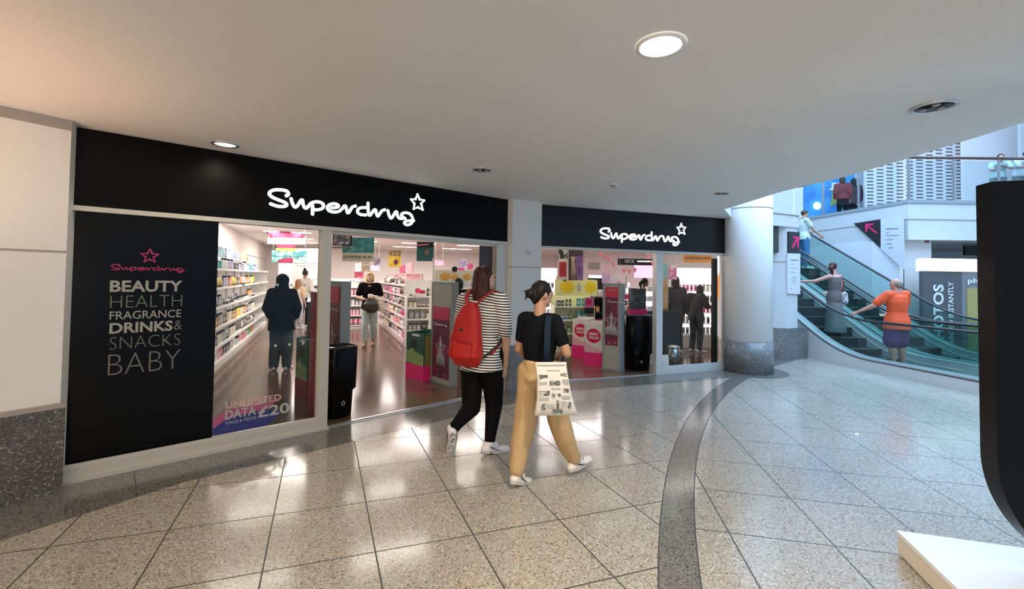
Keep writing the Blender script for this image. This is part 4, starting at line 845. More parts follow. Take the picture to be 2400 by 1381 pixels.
def escalator(xoff, label, first):
    t = thing('escalator', label, 'escalator', FE, (xoff, 0, 0), 0, 'pair of escalators rising to the upper floor')
    W = 1.46
    for x, nm in ((0, 'l'), (W, 'r')):
        s = 1 if x == 0 else -1
        strip(x, x + s * .04, None, .20).build('side_panel', M_panel, t)
        strip(x + s * .0, x + s * .20, .20, .235).build('deck', M_deck, t)
        strip(x - s * .004, x + s * .02, .185, .205).build('deck_edge', mat('dark_edge', (.05, .055, .06), .4), t)
        strip(x + s * .17, x + s * .20, -.12, .20).build('inner_skirt', M_skirt, t)
        strip(x + s * .098, x + s * .108, .235, .885, -.9, 9.6).build('glass_panel', M_green, t)
        strip(x + s * .196, x + s * .206, .10, .118, .4, 9).build('skirt_line', mat('pale_line', (.75, .78, .78), .3), t)
        D = [d for d in ds if -.9 <= d <= 9.6]; pts = [(x + s * .103, d, esc_z(d) + .915) for d in D]
        c = (x + s * .103, -.9, .60)
        arc = [(c[0], c[1] - .315 * sin(a), c[2] + .315 * cos(a)) for a in [pi * k / 8 for k in range(8, 0, -1)]]
        MB().tube(arc + pts, .036, 8, flat=.7).build('handrail', M_rubber, t)
    d = -.6; k = 0
    MB().box((.2, -1.4, -.005), (W - .2, -.2, .012)).build('comb_plate', M_alu, t)
    for k in range(26):
        d0 = -.2 + .34 * k
        if d0 > 8.6: break
        z = max(.012, math.floor(esc_z(d0 + .3) / .19 + .5) * .19 if 2.0 < d0 < 7.4 else esc_z(d0 + .15) + .01)
        z = esc_z(d0 + .20) + .012
        mb = MB().box((.2, d0, z - .03), (W - .2, d0 + .34, z)).box((.2, d0, max(-.0, z - .24)), (W - .2, d0 + .03, z))
        mb.box((.2, d0, z), (W - .2, d0 + .012, z + .003), 1)
        mb.build('step', [M_step, mat('step_edge', (.45, .40, .10), .5)], t)
    return t
escalator(0, 'near escalator carrying the man in the orange shirt, next to the granite based pillar', True)
escalator(1.52, 'far escalator behind the near one, running beside the sloping white wall', False)

# ---------------------------------------------------------------- balcony, upper floor and wall behind the escalators
UF = 3.76
P1 = (9.82, 15.6); P2 = (10.28, 11.6); P1b = (10.0, 15.6); P2b = (10.46, 11.82); P3b = (22.0, 11.78); P3 = (22.0, 11.55)
def wallseg(name, a, b, z0, z1, m, th=.15, side=1):
    d = Vector((b[0] - a[0], b[1] - a[1])).normalized(); n = Vector((-d.y, d.x)) * th * side
    return struct(name, MB().prism([a, b, (b[0] + n.x, b[1] + n.y), (a[0] + n.x, a[1] + n.y)], z0, z1), m)
struct('floor_upper', MB().prism([(9.95, 24), (9.75, 19), P1b, P2b, P3b, (22, 24)], UF - .18, UF), M_grang)
wallseg('wall_balcony_side', (9.2, 20), P2, 3.18, UF - .02, M_wallw, .15, -1) if 0 else None
struct('wall_balcony_fascia', MB().prism([(9.62, 18.5), P2, P3, (22, 11.75), (10.44, 11.8), (9.8, 18.5)], 2.78, UF - .03), M_wallw)
struct('trim_balcony_edge', MB().prism([(9.59, 18.5), (10.26, 11.57), (22, 11.5), (22, 11.8), (10.45, 11.83), (9.8, 18.5)], UF - .03, UF + .06), mat('grey_edge', (.30, .33, .36), .4))
struct('trim_fascia_joint', MB().prism([(9.61, 18.5), (10.27, 11.585), (22, 11.53), (22, 11.6), (10.4, 11.75)], 3.30, 3.32), M_joint)
# white wall filling the triangle behind the far escalator
wv_ = frame((10.12, 13.0), -5.5)
struct('wall_escalator_side', MB().prism([(9.75, 17.5), (10.14, 12.55), (10.3, 12.55), (9.95, 17.5)], 0, 2.79), mat('cool_white_wall', (.72, .74, .78), .45))
struct('wall_balcony_column', MB().box((10.40, 11.9, 0), (11.15, 12.4, 2.79)), M_wallw)
struct('wall_balcony_corner', MB().prism([(10.12, 12.6), (10.3, 11.9), (10.42, 11.9), (10.42, 12.7)], 0, 2.79), mat('cool_white_wall', (.72, .74, .78), .45))
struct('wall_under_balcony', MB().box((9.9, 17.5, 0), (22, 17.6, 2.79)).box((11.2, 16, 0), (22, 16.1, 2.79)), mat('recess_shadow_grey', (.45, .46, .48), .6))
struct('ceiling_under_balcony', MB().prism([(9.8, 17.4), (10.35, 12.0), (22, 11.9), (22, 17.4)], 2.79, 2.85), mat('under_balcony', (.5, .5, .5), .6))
a = at(2172, 566, 11.9); t = thing('wall_alarm_bell', 'small dark red alarm sounder on the white column under the balcony', 'alarm', None, (a.x, 11.9, a.z)); MB().ell((0, -.015, 0), .06, .03, .045, n=14).build('body', mat('alarm_red', (.20, .01, .04), .4), t); MB().box((-.03, -.01, -.05), (.03, 0, .05)).build('back_plate', M_white, t)
# triangular arrow sign with white notice beside it, on the sloping wall
def wall_pts(px, py, X0=10.13, Y0=12.55, dx=-.39, dy=4.95):       # onto the side wall plane
    d = ray(px, py); n = Vector((dy, -dx, 0)); t = (Vector((X0, Y0, H)) - Vector((0, 0, H))).dot(n) / d.dot(n); return Vector((0, 0, H)) + d * t
def sheet(name, pts, m, parent=None, lift=.012, th=.006):
    V = [Vector(p) for p in pts]; n = (V[1] - V[0]).cross(V[2] - V[0]).normalized()
    if n.dot(Vector((0, 0, H)) - V[0]) < 0: n = -n
    f = [v + n * lift for v in V]; b = [v + n * (lift - th) for v in V]; k = len(V)
    return MB().add(f + b, [tuple(range(k)), tuple(range(k, 2 * k))[::-1]] + [(i, k + i, k + (i + 1) % k, (i + 1) % k) for i in range(k)]).build(name, m, parent)
M_arrow = mat('arrow_pink', (.80, .02, .16), .45); M_signbk = mat('charcoal_sign', (.02, .02, .025), .4); M_notice = mat('pale_notice', (.66, .67, .74), .45); M_nprint = mat('notice_print', (.25, .26, .32), .5)
def wthing(name, label, cat): t = thing(name, label, cat); return t
t = wthing('direction_sign', 'black triangular sign with pink arrow pointing up left above the escalators', 'sign')
sheet('board', [wall_pts(*q) for q in [(2001, 524), (2064, 514), (2065, 582)]], M_signbk, t)
sheet('arrow_print', [wall_pts(*q) for q in [(2029, 525), (2049, 523.5), (2048, 528), (2037, 529.5), (2058, 545), (2055, 548), (2035, 532), (2034, 543), (2030, 544)]], M_arrow, t, .02)
t = wthing('wall_notice', 'large pale notice panel right of the triangular arrow sign', 'sign')
sheet('board', [wall_pts(*q) for q in [(2065, 513), (2119, 507), (2121, 632), (2104, 618), (2065, 583)]], M_notice, t)
for i, (x0, x1, y) in enumerate([(2077, 2106, 535), (2078, 2084, 545), (2077, 2109, 551), (2077, 2096, 561), (2078, 2092, 571), (2083, 2094, 580)]):
    h_ = 2.2 if i == 0 else 1.0
    sheet('print_line', [wall_pts(x0, y + .6), wall_pts(x1, y - .6), wall_pts(x1, y - .6 + h_), wall_pts(x0, y + .6 + h_)], M_nprint, t, .02)
# signs on the granite based pillar (its right face)
def pil_pts(px, py): 
    A = Vector((5.78, 9.42, 0)); B = Vector((6.12, 9.60, 0)); d = ray(px, py); n = Vector(((B - A).y, -(B - A).x, 0)); t = (A - Vector((0, 0, 0))).dot(n) / Vector((d.x, d.y, 0)).dot(n); return Vector((0, 0, H)) + d * t
t = wthing('direction_sign', 'dark sign with pink up-right arrow on the pillar beside the escalator', 'sign')
sheet('board', [pil_pts(*q) for q in [(1845, 543), (1871, 545), (1871, 595), (1845, 594)]], M_signbk, t, .03, .03)
sheet('arrow_print', [pil_pts(*q) for q in [(1855, 554), (1869, 556), (1868, 581), (1864.5, 580), (1865.5, 564), (1855, 582), (1851.5, 580), (1862, 560), (1855, 559)]], M_arrow, t, .036)
t = wthing('wall_notice', 'white notice board hung on the pillar below the pink arrow', 'sign')
sheet('board', [pil_pts(*q) for q in [(1843, 594), (1872, 595), (1872, 690), (1843, 688)]], mat('white_notice', (.66, .69, .80), .4), t, .032, .03)
for i, (x0, x1, y) in enumerate([(1849, 1867, 609), (1849, 1857, 619), (1849, 1866, 628), (1849, 1862, 638), (1850, 1864, 650), (1851, 1863, 656), (1851, 1862, 662), (1850, 1853, 675)]):
    sheet('print_line', [pil_pts(x0, y), pil_pts(x1, y), pil_pts(x1, y + (2.5 if i in (0, 7) else 1)), pil_pts(x0, y + (2.5 if i in (0, 7) else 1))], M_nprint, t, .034)
a = at(1817, 570, 9.35); t = thing('loudspeaker', 'dark box loudspeaker fixed high on the left side of the pillar', 'speaker', None, (a.x, 9.42, 2.25), RAD(-20)); MB().box((-.09, -.05, 0), (.09, .12, .60)).build('cabinet', mat('speaker_dark', (.03, .035, .035), .4), t); MB().box((-.08, -.055, .02), (.08, -.05, .58)).build('grille', mat('speaker_grille', (.05, .055, .055), .7), t)
struct('trim_pillar_strip', MB().box((5.50, 9.50, 0), (5.53, 9.53, 2.4)), M_alu)
struct('trim_pillar_right_joint', MB().prism([(5.51, 9.54), (5.78, 9.405), (6.13, 9.59), (5.9, 9.7)], 2.06, 2.072), M_joint)

# ---- balcony railing
def rail_run(a, b, n, label, z0=UF + .06, top=1.12, gx=.0):
    t = thing('balcony_railing', label, 'railing', None, (a[0], a[1], 0))
    A = Vector((0, 0, 0)); B = Vector((b[0] - a[0], b[1] - a[1], 0)); d = B.normalized(); nn = Vector((-d.y, d.x, 0)) * .012
    MB().tube([A + Vector((0, 0, z0 + top)), B + Vector((0, 0, z0 + top))], .035, 10).build('top_rail', mat('dark_wood_rail', (.10, .045, .035), .35), t)
    for i in range(n + (0 if n == 5 else 1)):
        p = A + B * (i / n); MB().box((p.x - .022, p.y - .022, z0 - .06), (p.x + .022, p.y + .022, z0 + top - .03)).box((p.x - .07, p.y - .015, z0 + .86), (p.x + .07, p.y + .015, z0 + .885)).box((p.x - .07, p.y - .015, z0 + .12), (p.x + .07, p.y + .015, z0 + .145)).build('post', M_steel, t)
    for i in range(n):
        p = A + B * ((i + .06) / n); q = A + B * ((i + .94) / n)
        MB().prism([(p.x + nn.x, p.y + nn.y), (q.x + nn.x, q.y + nn.y), (q.x - nn.x, q.y - nn.y), (p.x - nn.x, p.y - nn.y)], z0 + .03, z0 + top - .09).build('glass_panel', M_clear, t)
    return t
rail_run((9.66, 18.4), (10.31, 11.82), 5, 'glass railing with dark top rail running away along the balcony side')
rail_run((10.33, 11.64), (15.0, 11.60), 4, 'glass railing with dark top rail along the front of the balcony')
# ---- walls and shops of the upper floor
def perf_material():
    m = mat('slotted_white_panel', (.8, .8, .82), .4); k = NT(m); b = m.node_tree.nodes['Principled BSDF']; X, Y, Z = k.obj()
    sx, sz = .36, .125
    row = k.math('FLOOR', k.math('DIVIDE', Z, sz)); oddr = k.math('MULTIPLY', k.math('MODULO', row, 2), 0.0)
    col = k.math('FLOOR', k.math('DIVIDE', X, sx)); half = k.math('MULTIPLY', k.math('MODULO', col, 2), .5)
    fx = k.math('ABSOLUTE', k.math('SUBTRACT', k.math('FRACT', k.math('DIVIDE', X, sx)), .5)); fz = k.math('ABSOLUTE', k.math('SUBTRACT', k.math('FRACT', k.math('ADD', k.math('DIVIDE', Z, sz), half)), .5))
    hole = k.math('MULTIPLY', k.math('LESS_THAN', fx, .34), k.math('LESS_THAN', fz, .20))
    k.t.links.new(k.mix(hole, (.86, .80, .79), (.12, .11, .11)), b.inputs['Base Color']); return m
Yp = 16.2
a = at(2028, 480, Yp); b = at(2259, 480, Yp)
o = struct('wall_slotted_screen', MB().box((0, 0, 0), (b.x - a.x, .08, 4.2)), perf_material()); o.location = (a.x, Yp, UF)
a = at(2259, 480, 15.8); b = at(2391, 480, 15.8); struct('wall_upper_white', MB().box((a.x, 15.8, UF), (b.x, 15.9, UF + 5)), mat('soft_white_wall', (.90, .84, .83), .45))
a = at(2395, 480, 15.0); struct('wall_upper_right', MB().box((a.x, 15.0, UF), (a.x + 3, 15.1, UF + 5)), M_wallw)
a = at(1960, 480, 17.2); struct('wall_upper_glass_end', MB().box((at(2008, 480, 17.2).x, 17.2, UF), (at(2032, 480, 17.2).x, 17.3, UF + 3.5)), mat('pale_blue_wall', (.62, .72, .76), .3))
Yb = 18.3; a = at(1886, 480, Yb); b = at(2012, 480, Yb)
t = thing('upper_shop_front', 'blue lit shop front on the upper floor behind the balcony glass', 'shop front', None, (a.x, Yb, UF))
MB().box((0, 0, 0), (b.x - a.x, .1, 3.2)).build('blue_panel', mat('blue_print', (.05, .22, .60), .4, emit=(.04, .22, .65), es=.3, mottled=(1.1, (.10, .50, .85), .42, .6)), t)
MB().lathe([(.15, 0), (.15, .02)], 24, M=Matrix.Translation((.50, -.01, 1.0)) @ VX, smooth=False).build('round_light', mat('round_lamp', (1, 1, 1), emit=(.85, .95, 1), es=2.5), t)
MB().prism([(0, 0), (.6, .25), (.5, .75), (.35, .55), (.1, .8)], -.01, .01, 0, Matrix.Translation((1.05, -.02, 1.0)) @ VX).build('green_leaf_print', mat('lime_print', (.45, .55, .12), .5), t)
text('lettering', 'SAMUEL', .30, mat('reflected_letters', (.8, .85, .9), emit=(.8, .9, 1), es=.6), t, (1.0, -.03, 1.66), 1.15, .02, mirror=True)  # reversed lettering stands in for a sign reflected in glass
struct('wall_upper_dim', MB().box((3.8, 20, UF), (a.x, 20.1, UF + 4)), M_wallw)
# ---- photo kiosk under the balcony
K0 = at(2163, 700, 11.0); K1 = at(2255, 700, 11.0)
t = thing('photo_kiosk', 'grey photo printing kiosk with a glowing white top right of the escalators', 'kiosk', None, (K0.x, 11.0, 0))
kw = K1.x - K0.x; ktop = at(2200, 636, 11.0).z; ltop = at(2200, 606, 11.0).z
M_kg = mat('kiosk_grey', (.10, .10, .105), .4)
MB().box((0, 0, 0), (kw, .10, ktop)).build('grey_panel', M_kg, t)
MB().box((kw + .02, .02, 0), (kw + .45, .30, ktop)).build('booth', mat('booth_grey', (.22, .22, .24), .4), t)
MB().box((kw + .12, -.01, 0), (kw + .42, .02, ktop - .4)).build('yellow_panel', mat('mustard_panel', (.40, .33, .12), .4), t)
MB().loft([((kw / 2 + .24, .12, ktop), (1, 0, 0), kw / 2 + .24, (0, 1, 0), .16), ((kw / 2 + .24, .12, ltop - .04), (1, 0, 0), kw / 2 + .24, (0, 1, 0), .16), ((kw / 2 + .24, .12, ltop), (1, 0, 0), kw / 2 + .20, (0, 1, 0), .12)], 32, power=.5).build('light_top', mat('kiosk_light', (1, 1, 1), emit=(.92, 1, 1), es=1.15), t)
RV = Matrix.Rotation(pi / 2, 4, 'X') @ Matrix.Rotation(pi / 2, 4, 'Z')
M_kt = mat('kiosk_letters', (.72, .74, .72), .5)
text('lettering', 'PHOTOS', .26, M_kt, t, (.50, -.012, .08), 1.55, .03, rot=RV); text('lettering', 'PRINTED INSTANTLY', .13, M_kt, t, (.74, -.012, .10), 1.60, .02, rot=RV)
text('lettering', 'ph', .16, M_kt, t, (kw + .12, -.02, ktop - .32), .26, .03)
# screen wall / dark box under balcony
a = at(2262, 590, 12.5); t = thing('hanging_screen', 'dark screen under the balcony beside the tall black panel', 'screen', None, (a.x, 12.5, a.z - .1)); MB().box((0, 0, 0), (.7, .06, .28)).build('display', M_blackm, t); MB().box((.3, .02, .28), (.34, .05, 2.79 - a.z + .1)).build('bracket', M_grey, t)

# ---------------------------------------------------------------- black totem on its white plinth (foreground right)
pa = onz(2105, 1300); pb2 = at(2400, 1283, 2.56)
MPl = Matrix.Translation((pa.x, pa.y, 0)) @ Matrix.Rotation(math.atan2(-.16, .58), 4, 'Z')
t = thing('plinth', 'low white plinth board on the floor at the bottom right corner', 'plinth', MPl, (0, 0, 0))
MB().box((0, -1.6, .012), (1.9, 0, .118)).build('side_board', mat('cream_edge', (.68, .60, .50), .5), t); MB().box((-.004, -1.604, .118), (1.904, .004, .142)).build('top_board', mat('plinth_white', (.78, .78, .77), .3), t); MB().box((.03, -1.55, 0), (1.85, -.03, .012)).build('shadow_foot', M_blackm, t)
MTt = MPl
t = thing('advertising_totem', 'tall glossy black totem with rounded lower corner standing on the white plinth', 'totem', MPl, (0, 0, .142))
inv_ = MPl.inverted()
ptop = inv_ @ at(2287, 436, 2.45)
x0 = ptop.x; ztop = ptop.z
pr = [(x0 + 1.15, ztop - .142), (x0, ztop - .142), (x0 + .005, .62)]
r_ = .50
for i in range(1, 25):
    a_ = pi / 2 * i / 24; pr.append((x0 + .005 + r_ * (1 - cos(a_)), .04 + .58 * (1 - sin(a_))))
pr += [(x0 + 1.15, .04)]
MB().prism(pr, 0, .12, 0, Matrix.Translation((0, ptop.y, 0)) @ VX).build('body', mat('totem_black', (.003, .003, .0035), .35, spec=.15), t)
MB().box((x0 + .5, ptop.y - .14, 0), (x0 + 1.15, ptop.y + .02, .05)).build('foot', M_blackm, t)
t = thing('litter_scrap', 'tiny scrap of paper lying alone on the blue-lit floor', 'litter', None, tuple(onz(2010, 1019))); MB().add([(-.03, 0, .001), (0, -.012, .002), (.03, .004, .001), (.005, .02, .016)], [(0, 1, 2), (0, 2, 3), (0, 3, 1), (1, 3, 2)]).build('scrap', M_white, t)
# ---------------------------------------------------------------- people
def remesh(mb, voxel, mats, name, parent, smooth=3, wr=None, M=None):
    """fuse overlapping closed shapes into one continuous surface"""
    me = mb.mesh(name, mats); o = bpy.data.objects.new(name, me); COL.objects.link(o)
    r = o.modifiers.new('r', 'REMESH'); r.mode = 'VOXEL'; r.voxel_size = voxel; r.use_smooth_shade = True
    if smooth: s = o.modifiers.new('s', 'SMOOTH'); s.iterations = smooth; s.factor = .5
    dg = bpy.context.evaluated_depsgraph_get(); m2 = bpy.data.meshes.new_from_object(o.evaluated_get(dg)); o.modifiers.clear(); o.data = m2; bpy.data.meshes.remove(me)
    m2.name = name
    if wr:                                  # cloth wrinkles along the surface normal
        from mathutils import noise
        amp, fx, fy, fz = wr
        ns = [v.normal.copy() for v in m2.vertices]
        for v, n in zip(m2.vertices, ns):
            v.co += n * amp * (noise.noise(Vector((v.co.x * fx, v.co.y * fy, v.co.z * fz))) + .4 * noise.noise(Vector((v.co.x * fx * 2.3, v.co.y * fy * 2.3, v.co.z * fz * 2.3 + 7))))
    if not m2.materials:
        for m in (mats if isinstance(mats, (list, tuple)) else [mats]): m2.materials.append(m)
    o.parent = parent; return o
SKIN = mat('skin_light', (.62, .38, .27), .5); SKIN2 = mat('skin_tan', (.40, .22, .13), .5); SKIN3 = mat('skin_medium', (.50, .30, .21), .5); SKIN4 = mat('skin_deep', (.10, .05, .03), .5)  # plain skin tones; the third is a mid tone between light and tan
M_eye = mat('eye_dark', (.02, .015, .01), .2); M_lip = mat('lip', (.42, .13, .11), .4)
def hairmat(n, c): return mat('hair_' + n, c, .42, spec=.25, bump=(60, .5, .01))
D0 = dict(hipR=(.09, 0, .92), hipL=(-.09, 0, .92), kneeR=(.10, .02, .50), kneeL=(-.10, .02, .50), ankR=(.11, -.02, .09), ankL=(-.11, -.02, .09), toeR=(.13, .15, .03), toeL=(-.13, .15, .03),
          shR=(.185, -.01, 1.43), shL=(-.185, -.01, 1.43), elR=(.235, -.04, 1.14), elL=(-.235, -.04, 1.14), wrR=(.25, .04, .90), wrL=(-.25, .04, .90), pel=(0, 0, .96), wai=(0, -.01, 1.10), che=(0, -.005, 1.30), nek=(0, -.01, 1.47), hed=(0, .02, 1.63))
def hand(mb, wr, d, palm_n, side, k=1.0, curl=.5, vox=.01):
    """palm plus five separate curled fingers; d = forearm direction, palm_n faces the palm side, side points to the thumb"""
    d = d.normalized(); s = (side - d * side.dot(d)).normalized(); n = d.cross(s).normalized()
    if n.dot(palm_n) < 0: n = -n
    r = max(.0085, vox * .95) * k; P = lambda a, b, c: wr + d * a * k + s * b * k + n * c * k
    for b in (-.028, -.009, .010, .028): mb.cap(P(0, b * .6, 0), P(.085, b, .003), .014 * k, .012 * k, 8)
    L = [(.030, .030, .026, .018), (.011, .034, .030, .020), (-.010, .031, .027, .018), (-.030, .025, .021, .016)]
    for j, (b, l1, l2, l3) in enumerate(L):
        a0 = curl * (.5 + .12 * j); p0 = P(.085, b, .002); an = a0; p = p0; spread = b * .25
        for l, rr in ((l1 + .006, 1.0), (l2, .92), (l3, .82)):
            q = p + (d * cos(an) + n * sin(an)) * l * k + s * spread * l * 6 * k * .3; mb.cap(p, q, r * rr, r * rr * .93, 8); p = q; an += a0 * 1.1
    p0 = P(.022, .026, .006); q = P(.052, .056, .016); t = P(.085, .064, .026 + .01 * curl); mb.cap(p0, q, r * 1.35, r * 1.15, 8); mb.cap(q, t, r * 1.1, r * .95, 8)
def person(label, loc, yaw, height, top, bottom, pose={}, hair=None, skin=SKIN, vox=.013, group=None, headyaw=0, headpitch=0, fat=1.0, shirt=None, trousers=None, shoes=None, curlR=.6, curlL=.6, eyes=True, bodyM=None):
    """yaw = heading in degrees to the right of +Y; joints in metres for a 1.75 m figure, or world Vectors"""
    k = height / 1.75; root = thing('person', label, 'person', None, tuple(loc), -RAD(yaw), group)
    inv = root.matrix_world.inverted(); J = {}
    for n, p in D0.items():
        p = pose.get(n, p); J[n] = (inv @ p) if isinstance(p, Vector) else Vector(p) * k
    for s in 'RL':
        if isinstance(pose.get('wr' + s), Vector) and not isinstance(pose.get('el' + s), Vector):
            v = J['wr' + s] - J['sh' + s]; L = v.length
            if L > .60 * k: v *= .60 * k / L; J['wr' + s] = J['sh' + s] + v
            J['el' + s] = J['sh' + s] + v * .5 + Vector((.02 if s == 'R' else -.02, -.02, -.05)) * k
    X = Vector((1, 0, 0)); Y = Vector((0, 1, 0))
    tors = lambda w, ex: [(J['pel'] + Vector((0, 0, -.09 * k)), X, (.135 * w + ex) * k, Y, (.105 * w + ex) * k), (J['pel'], X, (.158 * w + ex) * k, Y, (.118 * w + ex) * k), (J['wai'], X, (.130 * w + ex) * k, Y, (.098 * w + ex) * k),
        (J['che'] * .5 + J['wai'] * .5, X, (.145 * w + ex) * k, Y, (.108 * w + ex) * k), (J['che'], X, (.160 * w + ex) * k, Y, (.115 * w + ex) * k), (J['che'] * .35 + J['nek'] * .65, X, (.160 * w + ex) * k, Y, (.095 * w + ex) * k), (J['nek'] + Vector((0, 0, -.025 * k)), X, (.075 + ex) * k, Y, (.065 + ex) * k)]
    mb = MB(); mb.loft(tors(fat * .96, 0), 20); lk = .80 if (trousers or {}).get('len', 1) >= 1 and not (trousers or {}).get('skirt') else 1.0
    for s in 'RL':
        mb.cap(J['che'] * .25 + J['nek'] * .75, J['sh' + s], .055 * k, .056 * k * fat); mb.cap(J['sh' + s], J['el' + s], .054 * k * fat, .041 * k * fat); mb.cap(J['el' + s], J['wr' + s], .040 * k * fat, .026 * k)
        mb.cap(J['hip' + s], J['knee' + s], .088 * k * fat * lk, .056 * k * fat * lk); m_ = J['knee' + s] * .65 + J['ank' + s] * .35 + Vector((0, -.015 * k, 0)); mb.cap(J['knee' + s], m_, .055 * k * fat * lk, .057 * k * fat * lk); mb.cap(m_, J['ank' + s], .056 * k * fat * lk, .036 * k * lk)
        mb.cap(J['ank' + s], J['ank' + s].lerp(J['toe' + s], .85), .030 * k, .020 * k)
        d = J['wr' + s] - J['el' + s]; hand(mb, J['wr' + s], d, Vector((-1 if s == 'R' else 1, 0, 0)), Vector((0, 1, .2)), k, curlR if s == 'R' else curlL, vox * .75)
    # head
    h = J['hed']; R = Matrix.Rotation(-RAD(headyaw), 3, 'Z') @ Matrix.Rotation(RAD(headpitch), 3, 'X'); hp = lambda x, y, z: h + R @ Vector((x, y, z)) * k
    mb.cap(J['nek'], h + R @ Vector((0, -.02, -.05)) * k, .056 * k * max(1, fat * .95), .050 * k)
    mb.ell(hp(0, -.008, .02), .074 * k, .093 * k, .098 * k, R, 18); mb.ell(hp(0, .018, -.035), .058 * k, .070 * k, .072 * k, R, 16); mb.ell(hp(0, .060, -.082), .026 * k, .024 * k, .020 * k, R, 10)
    mb.loft([(hp(0, .080, .022), R @ X, .009 * k, R @ Vector((0, 0, 1)), .010 * k), (hp(0, .098, -.012), R @ X, .013 * k, R @ Vector((0, 0, 1)), .013 * k), (hp(0, .088, -.028), R @ X, .015 * k, R @ Vector((0, 0, 1)), .008 * k)], 8)
    for sx in (1, -1): mb.ell(hp(sx * .074, -.008, -.005), .010 * k, .018 * k, .030 * k, R, 8); mb.ell(hp(sx * .026, .080, .030), .020 * k, .010 * k, .007 * k, R, 8)
    body = remesh(mb, vox, skin, 'body', root, 2)
    if eyes:
        e = MB()
        for sx in (1, -1): e.ell(hp(sx * .028, .0795, .010), .010 * k, .004 * k, .005 * k, R, 8)
        e.build('eyes', M_eye, root); e = MB(); e.ell(hp(0, .084, -.052), .022 * k, .008 * k, .007 * k, R, 8); e.build('lips', M_lip, root)
    # shirt
    st = shirt or {}; ex = st.get('ease', .016); sl = st.get('sleeve', .6); hem = st.get('hem', -.06); mb = MB(); T = tors(fat, ex)
    drop = Vector((0, 0, hem * k)); flare = st.get('flare', .01)
    if hem < -.05: T[0] = (J['pel'] + drop, X, (.158 * fat + ex + flare) * k, Y, (.118 * fat + ex + flare + .015) * k); T[1] = (T[1][0], X, T[1][2] + .01 * k, Y, T[1][4] + .024 * k)
    else: T = T[2:] if hem > .05 else T[1:]; T = [(T[0][0] + Vector((0, 0, -.03 * k)), X, T[0][2], Y, T[0][4])] + T
    if st.get('low_neck'): T = T[:-1]
    mb.loft(T, 24)
    for s in 'RL':
        if sl <= 0: 
            mb.cap(J['che'] * .3 + J['nek'] * .7, J['sh' + s] * .75 + J['nek'] * .25, (.045 + ex) * k, (.03 + ex) * k); continue
        ex = min(ex, .026)
        mb.cap(J['che'] * .25 + J['nek'] * .75, J['sh' + s], (.052 + ex) * k, (.056 * fat + ex) * k)
        q = J['sh' + s].lerp(J['el' + s], min(1, sl)); mb.cap(J['sh' + s], q, (.055 * fat + ex) * k, (.050 * fat + ex + st.get('sflare', .006)) * k)
        if sl > 1: mb.cap(J['el' + s], J['el' + s].lerp(J['wr' + s], sl - 1), (.045 + ex) * k, (.034 + ex) * k)
    sh_o = remesh(mb, vox, top, st.get('name', 'shirt'), root, 2, st.get('wr', (.006, 5, 5, 5)))
    # trousers / skirt / shorts
    tr = trousers or {}; ex = tr.get('ease', .012); ln = tr.get('len', 1.0); mb = MB(); wz = tr.get('waist', .02); T = tors(fat, ex)
    hipr = (.155 * fat + ex) * k
    mb.loft([(J['pel'] + Vector((0, 0, -.12 * k)), X, .12 * k * fat, Y, .10 * k * fat), (J['pel'] + Vector((0, -.012 * k, -.05 * k)), X, hipr, Y, (.125 * fat + ex) * k), (J['pel'], X, hipr, Y, (.118 * fat + ex) * k), (J['wai'] * (wz / .14) + J['pel'] * (1 - wz / .14), X, (.142 * fat + ex * .6) * k, Y, (.108 * fat + ex * .6) * k)], 20)
    if tr.get('skirt'):
        a = J['pel'] + Vector((0, 0, -.1 * k)); zb = .30 * k; mid = (J['ankR'] + J['ankL']) / 2
        mb.loft([(a, X, .17 * k, Y, .14 * k), ((mid.x, mid.y, zb), X, .22 * k, Y, .20 * k), ((mid.x, mid.y, .12 * k), X, .24 * k, Y, .22 * k)], 20)
    else:
        for s in 'RL':
            w1_, w2_, w3_ = tr.get('w', (.092, .068, .062)); a, b, c = J['hip' + s], J['knee' + s], J['ank' + s]
            if ln >= 1:
                mb.cap(a, b, (w1_ * fat + ex) * k, (w2_ * fat + ex) * k); e_ = c + (b - c).normalized() * tr.get('hemup', .0) * k; mb.cap(b, b.lerp(e_, .45), (w2_ * fat + ex) * k, (w3_ + (w2_ - w3_) * .5 + ex) * k); mb.cap(b.lerp(e_, .45), e_, (w3_ + (w2_ - w3_) * .5 + ex) * k, (w3_ + ex * .5) * k, sq=.95)
            else: mb.cap(a, a.lerp(b, ln * 1.05), (w1_ * fat + ex) * k, (w2_ * fat + ex + .02) * k)
    remesh(mb, vox, bottom, tr.get('name', 'trousers'), root, 2, tr.get('wr', (.006, 7, 7, 4)))
